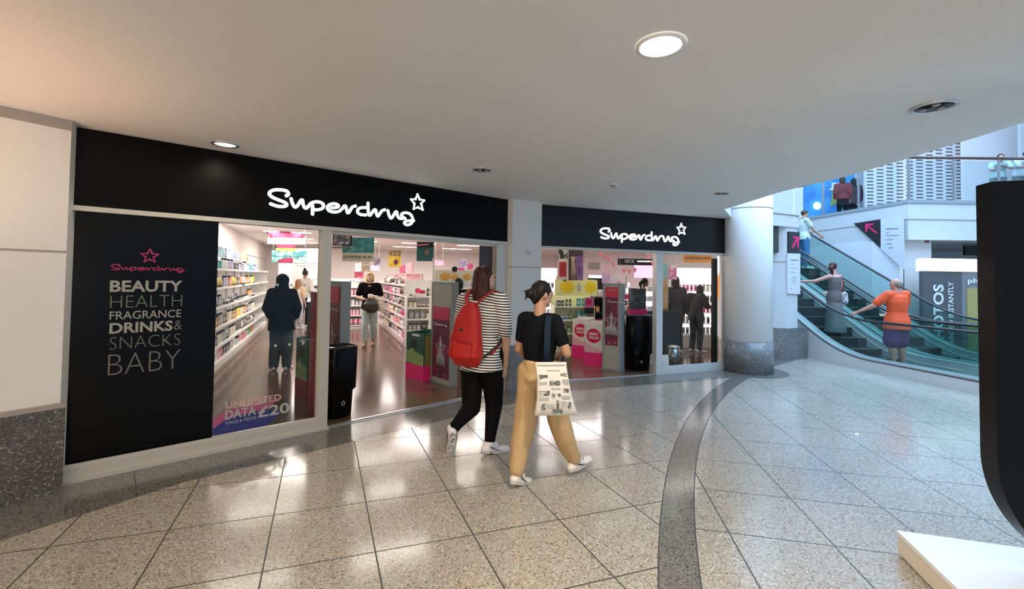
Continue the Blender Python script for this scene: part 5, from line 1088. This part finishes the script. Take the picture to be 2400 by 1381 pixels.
    # shoes
    if shoes is not False:
        for s in 'RL':
            c, tt = J['ank' + s], J['toe' + s]; f = (tt - c); f.z *= .6; f.normalize(); heel = c - f * .045 * k + Vector((0, 0, -.045 * k)); toe = tt + f * .03 * k; sd = f.cross(Vector((0, 0, 1))).normalized(); up = sd.cross(f).normalized()
            mb = MB(); mb.cap(heel, toe, .042 * k, .042 * k, 12, .78, sd); mb.cap(c + up * .01, c.lerp(toe, .45) - up * .02 * k, .046 * k, .036 * k, 12); mb.cap(c + up * .012 * k, heel, .050 * k, .038 * k); mb.cap(c + up * .012 * k, c.lerp(tt, .35) + up * .004, .048 * k, .040 * k)
            so_ = remesh(mb, min(vox, .009), shoes or M_white, 'shoe', root, 2)
            if vox < .01:
                for q_ in (1, -1):
                    o_ = sd * q_ * .041 * k; MB().tube([heel.lerp(toe, .62) + o_ - up * .002, heel.lerp(toe, .42) + o_ * 1.02 + up * .006, heel.lerp(toe, .20) + o_ + up * .022, heel.lerp(toe, .04) + o_ * .9 + up * .040], [.003, .007, .009, .006], 8, flat=.5).build('side_stripe', tr.get('stripe', M_blackm), so_)
                MB().tube([c.lerp(tt, .35) + up * .048 * k + sd * .018, c.lerp(tt, .42) + up * .040 * k - sd * .018, c.lerp(tt, .52) + up * .034 * k + sd * .017, c.lerp(tt, .60) + up * .028 * k - sd * .016], .004, 6).build('laces', M_ltgrey, so_)
            mb = MB(); mb.loft([(heel.lerp(toe, q) - up * (.024 * k), f, .0001 + .0, sd, .001) for q in (0, 1)], 4) if 0 else None
            a0 = heel - up * .030 * k; a1 = toe - up * .024 * k; secs = []
            for i in range(9):
                q = i / 8; wq = .038 * k * (.75 + .35 * sin(pi * min(1, q * 1.1 + .05))) if 0 < q < 1 else .022 * k
                secs.append((a0.lerp(a1, q) + f * (-.028 if q == 0 else .026 if q == 1 else 0) * k, sd, wq, up, .013 * k))
            mb.loft(secs, 10).build('sole', tr.get('sole', mat('shoe_sole_grey', (.55, .55, .53), .5)), so_)
            
    # hair
    if hair:
        kind, hm = hair; mb = MB()
        if kind != 'bald': mb.ell(hp(0, -.020, .035), .082 * k, .096 * k, .094 * k, R, 18)
        if kind == 'long':
            mb.cap(hp(0, -.050, .03), hp(0, -.080, -.22), .098 * k, .105 * k, 16, .72, R @ X)
            for sx in (1, -1): mb.cap(hp(sx * .062, -.03, .02), hp(sx * .088, -.040, -.21), .040 * k, .036 * k)
        if kind == 'bob':
            mb.cap(hp(0, -.045, .02), hp(0, -.055, -.10), .082 * k, .070 * k, 16, .8, R @ X)
            for sx in (1, -1): mb.cap(hp(sx * .066, -.005, .04), hp(sx * .072, -.005, -.10), .026 * k, .022 * k)
            mb.cap(hp(-.03, .060, .085), hp(.05, .066, .070), .022 * k, .018 * k)
        if kind == 'bun':
            mb.ell(hp(0, -.125, -.005), .048 * k, .042 * k, .045 * k, R, 14); mb.cap(hp(0, -.07, -.02), hp(0, -.12, -.01), .06 * k, .03 * k); mb.cap(hp(-.015, -.145, .0), hp(-.03, -.175, .015), .014 * k, .006 * k); mb.cap(hp(.0, -.15, -.02), hp(.01, -.165, -.06), .012 * k, .005 * k); mb.cap(hp(0, -.06, .0), hp(0, -.055, -.05), .06 * k, .045 * k)
        if kind == 'tail': mb.cap(hp(0, -.09, .02), hp(0, -.15, -.02), .05 * k, .045 * k); mb.cap(hp(0, -.15, -.02), hp(.02, -.14, -.16), .045 * k, .02 * k)
        if kind == 'topbun': mb.ell(hp(0, -.05, .145), .045 * k, .045 * k, .04 * k, R, 12)
        if kind == 'bald':
            mb.ell(hp(0, -.026, .012), .0805 * k, .088 * k, .060 * k, R, 18); mb.cap(hp(-.03, -.07, -.02), hp(.03, -.07, -.02), .045 * k, .045 * k)
        remesh(mb, min(vox, .010), hm, 'hair', root, 1, (.005, 40, 40, 12))
    root['pk'] = k; del root['pk']
    return root, J, k, R, hp

# stripes for the shirt: thin black bands on white
def stripe_material():
    m = mat('striped_cotton', (.8, .8, .8), .7); k = NT(m); b = m.node_tree.nodes['Principled BSDF']; X, Y, Z = k.obj()
    n = k.noise(2.0, 2); z = k.math('ADD', Z, k.math('MULTIPLY', n, .02)); z = k.math('ADD', z, k.math('MULTIPLY', X, .10))
    fr = k.math('FRACT', k.math('DIVIDE', z, .0245)); k.t.links.new(k.mix(k.step(fr, .52), (.78, .77, .76), (.012, .012, .016)), b.inputs['Base Color']); return m
M_stripe = stripe_material()
M_blk = mat('black_cotton', (.005, .005, .006), .9, spec=.1); M_blk2 = mat('black_leggings', (.004, .004, .005), .85, spec=.1); M_tan = mat('tan_trouser_cloth', (.50, .335, .17), .75, bump=(9, .35, .03)); M_tee = mat('black_tee_cloth', (.006, .007, .010), .9, spec=.08)
M_sneak = mat('white_sneaker', (.72, .70, .74), .5); M_sneak2 = mat('cream_sneaker', (.78, .72, .66), .5)
# man in the striped shirt
yaw = 28; W = Vector; Ym = 4.22
P = lambda px, py, Y: at(px, py, Y)
manloc = (-.27, Ym, 0)
man, J, k, R, hp = person('person in striped shirt with long dark red hair and red backpack, walking right', manloc, yaw, 1.75, M_stripe, M_blk2,
    dict(ankR=P(1147, 1042, 4.22), toeR=P(1180, 1052, 4.30), kneeR=P(1158, 945, 4.30), ankL=P(1060, 1008, 4.14), toeL=P(1058, 1052, 4.22), kneeL=P(1105, 955, 4.22),
         hipR=(.095, .02, .93), hipL=(-.095, -.02, .93), shR=(.19, 0, 1.43), shL=(-.19, -.01, 1.43), elR=P(1186, 795, 4.16), wrR=P(1184, 858, 4.20), elL=(-.275, .03, 1.15), wrL=(-.25, .16, .93), hed=(0, .045, 1.63), nek=(0, 0, 1.46)),
    ('long', hairmat('dark_red', (.035, .008, .006))), SKIN3, vox=.008, headyaw=34, headpitch=4, fat=1.10, shirt=dict(ease=.018, sleeve=.80, hem=-.17, flare=.02, sflare=-.002, wr=(.009, 5, 5, 3), name='striped_shirt'),
    trousers=dict(ease=.012, w=(.098, .068, .046), hemup=.03, wr=(.004, 8, 8, 5), name='leggings', sole=mat('sole_patterned', (.60, .60, .62), .5, mottled=(30, (.05, .05, .05), .55, .6))), shoes=M_sneak, curlR=.7)
M_red = mat('red_nylon', (.30, .006, .006), .5, spec=.3, bump=(5, .6, .05), mottled=(2.2, (.42, .015, .008), .35, .65)); M_red2 = mat('red_nylon_dark', (.26, .006, .008), .5)
bk = thing('backpack', 'red zipped backpack hanging low on the back of the striped shirt', 'backpack', None, manloc, -RAD(yaw))
by = -.175 * k
mb = MB().loft([((0 - .02, by - .02, .83), (1, 0, 0), .05, (0, 1, 0), .02), ((-.02, by - .05, .86), (1, 0, 0), .13, (0, 1, 0), .07), ((-.02, by - .07, .95), (1, 0, 0), .165, (0, 1, 0), .105), ((-.02, by - .06, 1.10), (1, 0, 0), .155, (0, 1, 0), .09), ((-.01, by - .045, 1.25), (1, 0, 0), .125, (0, 1, 0), .075), ((0, by - .03, 1.37), (1, 0, 0), .085, (0, 1, 0), .06), ((0, by - .01, 1.42), (1, 0, 0), .03, (0, 1, 0), .03)], 24, power=.8)
bb = remesh(mb, .010, M_red, 'bag_body', bk, 3, (.012, 6, 6, 5))
mb = MB().loft([((-.02, by - .12, .88), (1, 0, 0), .07, (0, 1, 0), .03), ((-.02, by - .15, .95), (1, 0, 0), .125, (0, 1, 0), .045), ((-.02, by - .14, 1.06), (1, 0, 0), .115, (0, 1, 0), .04), ((-.02, by - .115, 1.10), (1, 0, 0), .05, (0, 1, 0), .02)], 20, power=.8)
remesh(mb, .010, M_red, 'front_pocket', bk, 3, (.008, 8, 8, 6))
MB().tube([(-.02 + .12 * cos(a), by - .155 - .02 * sin(a), 1.06 + .035 * sin(a)) for a in [pi * i / 12 for i in range(13)]], .004, 6).build('zip', M_red2, bk)
MB().ell((-.03, by - .135, 1.18), .022, .006, .016, n=12).build('logo_patch', M_blackm, bk)
for sx in (1, -1):
    MB().tube([(sx * .05, by - .01, 1.40), (sx * .10, by + .05, 1.475), (sx * .125, -.03, 1.525), (sx * .13, .06, 1.505), (sx * .135, .145, 1.42), (sx * .15, .17, 1.28), (sx * .17, .13, 1.13), (sx * .185, .0, 1.03), (sx * .16, -.11, .95)], .021, 8, flat=.45).build('strap', M_red2 if sx < 0 else mat('strap_red', (.30, .01, .015), .6), bk)
MB().tube([(.175, .06, 1.12), (.21, -.02, 1.05), (.16, -.14, .97), (.13, by - .02, .93)], .011, 6, flat=.5).build('webbing', M_blackm, bk)
# woman in black tee and tan trousers
wloc = (.235, 3.64, 0)
wom, Jw, kw_, Rw, hpw = person('person in black crop tee and wide tan trousers with black hair bun, mid-stride', wloc, 30, 1.62, M_tee, M_tan,
    dict(ankL=P(1212, 1112, 3.58), toeL=P(1236, 1128, 3.70), kneeL=P(1232, 985, 3.66), ankR=P(1346, 1082, 3.80), toeR=P(1374, 1078, 3.92), kneeR=P(1307, 985, 3.72), hipR=(.09, .02, .95), hipL=(-.09, -.01, .95),
         shR=(.148, -.01, 1.41), shL=(-.148, -.01, 1.41), elR=(.262, -.02, 1.15), wrR=(.07, .19, 1.04), elL=(-.205, .0, 1.14), wrL=(-.17, .17, 1.0), nek=(0, -.005, 1.455), hed=(.0, .04, 1.63)),
    ('bun', hairmat('black', (.006, .005, .005))), SKIN2, vox=.008, headyaw=36, headpitch=-8, shirt=dict(ease=.012, sleeve=.62, hem=.10, name='black_tee', sflare=-.004, wr=(.006, 6, 6, 4)),
    trousers=dict(ease=.016, w=(.104, .078, .062), waist=.10, hemup=.045, wr=(.022, 7, 7, 2.0)), shoes=M_sneak2, curlR=.9)
# tote bag hanging at her right side
M_tote = mat('tote_canvas', (.72, .69, .64), .7, bump=(8, .4, .02)); M_tp = mat('tote_print', (.10, .10, .10), .6, mottled=(60, (.5, .5, .48), .5, .6)); M_tpl = mat('tote_print_pale', (.42, .42, .42), .6); M_strap = mat('navy_strap', (.008, .018, .035), .8, spec=.15)
Yt = 3.40; c0 = P(1300, 910, Yt)
tote = thing('tote_bag', 'white canvas tote bag with small black prints hanging from a navy strap', 'bag', None, (c0.x, Yt, 0), RAD(6))
zt = P(1300, 849, Yt).z; zb = P(1300, 973, Yt).z; sx_ = .00326
def TP(px, py, dy=0): q = P(px, py, Yt); return Vector((q.x - c0.x, dy, q.z))
secs = []
for py, xl, xr, th in [(849, 1254, 1328, .008), (860, 1255, 1328, .018), (890, 1258, 1333, .03), (930, 1258, 1340, .04), (960, 1254, 1350, .038), (970, 1252, 1353, .020), (974, 1253, 1352, .006)]:
    a, b = TP(xl, py), TP(xr, py); secs.append(((a + b) / 2, (1, 0, 0), (b.x - a.x) / 2, (0, 1, 0), th))
mb = MB().loft(secs[::-1], 32, power=.35); tb_ = mb.build('bag_body', M_tote, tote)
MB().loft([(TP(1291, 850), (1, 0, 0), .110, (0, 1, 0), .014), (TP(1291, 856), (1, 0, 0), .112, (0, 1, 0), .021)], 24, power=.4).build('hem_band', mat('tote_hem', (.62, .60, .56), .7), tote)
for (x0, y0, x1, y1, pale) in [(1262, 877, 1282, 887, 0), (1286, 891, 1311, 903, 0), (1312, 874, 1330, 882, 0), (1262, 913, 1286, 924, 0), (1291, 919, 1300, 930, 0), (1318, 909, 1332, 918, 0), (1267, 942, 1276, 956, 0), (1302, 935, 1308, 955, 0), (1292, 955, 1316, 966, 0), (1328, 940, 1336, 954, 0), (1305, 920, 1312, 927, 0),
                              (1280, 866, 1310, 869, 1), (1262, 893, 1280, 900, 1), (1290, 907, 1312, 911, 1), (1316, 888, 1332, 902, 1), (1262, 928, 1284, 933, 1), (1280, 944, 1296, 950, 1), (1314, 925, 1334, 932, 1), (1314, 938, 1324, 948, 1)]:
    a, b = TP(x0, y1, -.0), TP(x1, y0, 0); z = (a.z + b.z) / 2; f = (zt - z) / (zt - zb); th = .012 + .033 * min(1, f * 1.4) + .002
    MB().box((a.x, -th - .001, a.z), (b.x, -th + .003, b.z)).build('ink_print', M_tpl if pale else M_tp, tb_)
inv_t = tote.matrix_world.inverted(); Wm = wom.matrix_world
shp = inv_t @ (Wm @ Vector((.085 * kw_, -.03, 1.475 * kw_)))
back = inv_t @ (Wm @ Vector((.10 * kw_, -.145, 1.33 * kw_))); back2 = inv_t @ (Wm @ Vector((.11 * kw_, -.155, 1.15 * kw_)))
frt = inv_t @ (Wm @ Vector((.10 * kw_, .13, 1.38 * kw_)))
def ribbon(pts, wdt, th=.003):
    return MB().loft([(p, (1, 0, 0), wdt, (0, 1, 0), th) for p in pts], 12, power=.5)
iv = lambda px, py, Y: inv_t @ P(px, py, Y)
ribbon([iv(1282, 848, 3.41), iv(1282, 815, 3.40), iv(1283, 775, 3.42), iv(1285, 750, 3.46), iv(1288, 741, 3.53), iv(1292, 738, 3.60)], .024, .004).build('strap', M_strap, tote)
MB().tube([iv(1318, 850, 3.44), iv(1322, 820, 3.60), iv(1312, 770, 3.74), iv(1298, 742, 3.68), iv(1292, 738, 3.60)], .014, 8, flat=.5).build('strap', M_strap, tote)

# people in the shop
def stand(px, py, hpx_top, lab, yaw, top, bot, hair, skin=SKIN, z=0, Y=None, **kw):
    p = onz(px, py, z) if Y is None else at(px, py, Y)
    if Y is None: Y = p.y
    hgt = at(px, hpx_top, Y).z - z
    return person(lab, (p.x, Y, z), yaw, kw.pop('height', hgt), top, bot, kw.pop('pose', {}), hair, skin, kw.pop('vox', .015), **kw)
M_denim = mat('dark_denim', (.03, .06, .09), .7); M_jean = mat('pale_jeans', (.42, .50, .50), .7); M_olive = mat('black_hood_cloth', (.005, .006, .005), .9, spec=.08)
hood, Jh, kh, Rh, hph = stand(657, 868, 645, 'person in black hooded coat and dark jeans facing away behind the left window', -12, M_olive, M_denim, None, SKIN3,
    pose=dict(elR=(.26, -.02, 1.14), wrR=(.22, .10, .95), elL=(-.26, -.02, 1.14), wrL=(-.22, .10, .95)), shirt=dict(ease=.045, sleeve=1.85, hem=-.22, flare=.03, name='coat', wr=(.012, 5, 5, 4)), trousers=dict(ease=.02, w=(.10, .082, .075)), eyes=False)
mb = MB(); mb.ell(hph(0, -.02, .02), .115 * kh, .125 * kh, .135 * kh, Rh, 18); mb.cap(hph(0, -.04, -.04), Jh['nek'] + Vector((0, -.03, 0)), .11 * kh, .13 * kh); remesh(mb, .013, M_olive, 'hood', hood, 2, (.008, 9, 9, 9))
bl, Jb, kb, Rb, hpb = stand(864, 812, 638, 'blonde person in black top and pale jeans walking out carrying a coat', 165, M_blk, M_jean, ('bob', hairmat('blonde', (.55, .36, .13))), SKIN,
    pose=dict(ankR=(.08, .12, .09), toeR=(.10, .28, .05), kneeR=(.09, .14, .50), ankL=(-.08, -.12, .12), toeL=(-.09, .04, .04), kneeL=(-.09, .03, .49), elR=(.27, .0, 1.16), wrR=(.10, .24, 1.12), elL=(-.26, .0, 1.15), wrL=(-.12, .24, 1.13)),
    shirt=dict(ease=.02, sleeve=.7, hem=-.10, name='black_top', low_neck=True), trousers=dict(ease=.012, w=(.09, .066, .055), hemup=.07), shoes=mat('tan_shoe', (.25, .13, .06), .5), vox=.012)
bag = thing('handbag', 'dark grey slouchy bag held in front of the blonde person', 'bag', bl.matrix_world.copy())
mb = MB().loft([((-.05, .33, .80), (1, 0, 0), .06, (0, 1, 0), .03), ((-.05, .33, .88), (1, 0, 0), .17, (0, 1, 0), .07), ((-.04, .33, 1.00), (1, 0, 0), .17, (0, 1, 0), .07), ((-.03, .31, 1.10), (1, 0, 0), .08, (0, 1, 0), .04)], 20); remesh(mb, .012, mat('dark_leather', (.03, .03, .028), .5), 'bag_body', bag, 2, (.012, 8, 8, 8)); MB().tube([(-.12, .32, 1.06), (-.10, .30, 1.16), (.0, .28, 1.18), (.06, .31, 1.07)], .010, 6).build('handle', M_blackm, bag)
coat = thing('folded_cardigan', 'cream knitted cardigan draped over the arm of the blonde person', 'clothing', bl.matrix_world.copy())
mb = MB().cap((-.20, .20, 1.10), (-.02, .27, 1.17), .065, .06).cap((-.22, .22, 1.08), (-.24, .26, .86), .06, .05).cap((-.26, .16, 1.08), (-.30, .18, .80), .05, .04); remesh(mb, .012, mat('cream_knit', (.70, .62, .48), .9, mottled=(25, (.35, .33, .28), .5, .62)), 'knit', coat, 2, (.014, 12, 12, 12)); MB().tube([(-.24, .30, .84), (-.28, .29, .70), (-.25, .28, .62)], .008, 5).build('fringe', M_white, coat)
stand(697, 772, 655, 'person with long fair hair in an orange and white top by the till', 10, mat('tie_dye_top', (.70, .62, .52), .8, mottled=(9, (.55, .25, .05), .45, .6)), mat('grey_jeans', (.45, .47, .52), .7), ('long', hairmat('fair', (.30, .14, .05))), SKIN, shirt=dict(ease=.02, sleeve=.6, hem=-.04), eyes=False)
stand(712, 768, 633, 'person in pale top and dark trousers with a high bun by the till', 5, mat('pale_grey_top', (.62, .58, .54), .8), M_blk, ('topbun', hairmat('black', (.006, .005, .005))), SKIN2, shirt=dict(ease=.03, sleeve=1.5, hem=-.06), eyes=False)
stand(1072, 838, 652, 'person in black standing in the shop left of the striped shirt', 20, M_blk, M_blk, ('bob', hairmat('black', (.006, .005, .005))), SKIN2, shirt=dict(ease=.04, sleeve=1.8, hem=-.2), eyes=False)
stand(1510, 760, 652, 'staff person in white top with dark hair behind the service counter', 75, mat('white_uniform', (.80, .76, .74), .7), M_blk, ('tail', hairmat('black', (.006, .005, .005))), SKIN4, Y=11.3, shirt=dict(ease=.02, sleeve=.8, hem=-.06), z=0)
stand(1583, 700, 648, 'dark silhouette in the right window modelled as a person in charcoal coat, left of two', -10, mat('charcoal_coat', (.05, .042, .038), .8), mat('charcoal_legs', (.03, .03, .03), .8), ('bob', hairmat('dark_brown', (.05, .03, .02))), SKIN3, Y=10.1, fat=.92, shirt=dict(ease=.03, sleeve=1.8, hem=-.26, name='coat'), eyes=False)  # dark shape in the window, built as a solid figure
stand(1632, 700, 664, 'dark silhouette by the lit make-up bay modelled as a leaning person in brown coat', 60, mat('brown_coat', (.04, .028, .022), .8), mat('charcoal_legs', (.03, .03, .03), .8), ('bob', hairmat('dark_brown', (.05, .03, .02))), SKIN3, Y=10.25, shirt=dict(ease=.03, sleeve=1.8, hem=-.15, name='coat'), pose=dict(elR=(.26, .08, 1.18), wrR=(.14, .32, 1.15), che=(0, .05, 1.28), nek=(0, .10, 1.44), hed=(0, .16, 1.58)), eyes=False)  # second dark window shape, also built as a figure

# people on the escalators
def esc_loc(px, r): # walk the escalator centre line to the column px
    for i in range(900):
        d = -.5 + i * .01; p = FE @ Vector((r, d, 0)); q = ray(px, 700)
        if abs(p.x / p.y - q.x / q.y) < .0016:
            k = round((d + .03) / .34); d = -.03 + .34 * k; return FE @ Vector((r, d, 0)), esc_z(d + .03) + .014, d
p, z, d = esc_loc(2097, .60)
inner = M_rubber
hr = FE @ Vector((.10, d + .42, 0)); hr.z = esc_z(d + .42) + .985
om, Jo, ko, Ro, hpo = person('person in orange t-shirt and purple shorts seen from behind on the near escalator', (p.x, p.y, z), -12, 1.72, mat('orange_cotton', (.85, .10, .025), .7), mat('purple_shorts', (.10, .03, .12), .7),
    dict(wrL=hr, elL=(-.36, .22, 1.18), shL=(-.20, 0, 1.44), shR=(.20, 0, 1.44), elR=(.28, .08, 1.16), wrR=(.20, .30, 1.05)), ('bald', hairmat('grey', (.20, .17, .15))), mat('skin_ruddy', (.52, .27, .20), .5), vox=.011, fat=1.22, headyaw=-18, shirt=dict(ease=.018, sleeve=.72, hem=-.18, flare=.028, sflare=.0, wr=(.012, 5, 5, 3)), trousers=dict(len=.85, ease=.02, waist=-.04, w=(.088, .085, .07), name='shorts'), shoes=mat('dark_shoe', (.06, .05, .05), .5), curlL=.8)
p, z, d = esc_loc(1966, .62)
hr = FE @ Vector((.10, d + .42, 0)); hr.z = esc_z(d + .42) + .985
ew, Je, ke, Re, hpe = person('person with dark ponytail in grey dress turning round on the near escalator', (p.x, p.y, z), -25, 1.63, mat('grey_dress_top', (.13, .12, .12), .8), mat('grey_dress_skirt', (.15, .15, .155), .8),
    dict(wrL=hr, elL=(-.40, .12, 1.20), shL=(-.18, 0, 1.42), elR=(.25, -.02, 1.15), wrR=(.12, .18, 1.05)), ('tail', hairmat('brown', (.05, .015, .01))), mat('skin_rosy', (.60, .34, .28), .5), vox=.011, headyaw=75, shirt=dict(ease=.012, sleeve=0, hem=-.12, low_neck=True, name='dress_top'), trousers=dict(skirt=True, name='skirt', waist=.02), shoes=M_blackm, curlL=.8)
fb = thing('spotted_bag', 'white bag with dark flecks hanging at the side of the person in the grey dress', 'bag', ew.matrix_world.copy())
mb = MB().loft([((.25, .02, .70), (1, 0, 0), .07, (0, 1, 0), .12), ((.26, .02, .78), (1, 0, 0), .09, (0, 1, 0), .17), ((.25, .02, .95), (1, 0, 0), .07, (0, 1, 0), .15), ((.24, .02, 1.0), (1, 0, 0), .02, (0, 1, 0), .12)], 20); remesh(mb, .012, mat('flecked_white', (.70, .70, .74), .7, mottled=(38, (.06, .06, .10), .52, .58)), 'bag_body', fb, 2, (.01, 8, 8, 8)); MB().tube([(.22, -.06, .98), (.17, -.10, 1.2), (.12, -.04, 1.38), (.14, .08, 1.2), (.22, .08, .98)], .010, 6).build('strap', M_red2, fb)
p, z, d = esc_loc(1887, 2.42)
hr = FE @ Vector((2.87, d - .25, 0)); hr.z = esc_z(d - .25) + .965
person('person in pale t-shirt and blue jeans near the top of the far escalator', (p.x, p.y, z), 100, 1.68, mat('pale_mint_tee', (.55, .62, .58), .8), mat('blue_jeans', (.03, .14, .30), .7), dict(elR=(.26, .02, 1.14), wrR=hr, elL=(-.2, .1, 1.12), wrL=(.0, .22, 1.10)), ('short', hairmat('dark_brown', (.05, .03, .02))), SKIN3, vox=.012, shirt=dict(ease=.02, sleeve=.6, hem=-.1), headpitch=-8)
# people on the upper floor
def up(px, Y, lab, yaw, hgt, top, bot, hair, **kw): q = at(px, 480, Y); return person(lab, (q.x, Y, UF + .002), yaw, hgt, top, bot, kw.pop('pose', {}), hair, kw.pop('skin', SKIN3), .018, eyes=False, **kw)
up(1975, 16.1, 'person in dark red top, left of a pair at the blue upper shop front', 20, 1.7, mat('wine_top', (.20, .015, .02), .7), M_blk, ('bob', hairmat('dark_brown', (.05, .03, .02))), shirt=dict(ease=.03, sleeve=1.7))
up(2001, 16.6, 'person in near-black coat, right of a pair at the blue upper shop front', 10, 1.76, mat('plum_black_coat', (.03, .012, .018), .7), M_blk, ('bob', hairmat('black', (.006, .005, .005))), shirt=dict(ease=.04, sleeve=1.8, hem=-.2))
M_mint = mat('sage_top', (.42, .55, .52), .8)
lean = dict(che=(0, .08, 1.22), nek=(0, .20, 1.34), hed=(0, .27, 1.47), shR=(.18, .18, 1.31), shL=(-.18, .18, 1.31), elR=(.22, .36, 1.12), elL=(-.22, .36, 1.12), wrR=(.05, .50, 1.14), wrL=(-.05, .50, 1.14))
up(2340, 12.35, 'person in sage top leaning on the upper balcony rail, left of two', 215, 1.60, M_mint, mat('grey_trousers', (.2, .22, .22), .8), ('short', hairmat('brown', (.05, .015, .01))), pose=lean, shirt=dict(ease=.02, sleeve=.7))
up(2394, 12.3, 'person with dark hair in pale top leaning on the upper balcony rail, right of two', 200, 1.68, mat('pale_top', (.55, .60, .62), .8), mat('grey_trousers', (.2, .22, .22), .8), ('short', hairmat('black', (.006, .005, .005))), pose=lean, shirt=dict(ease=.02, sleeve=.7))
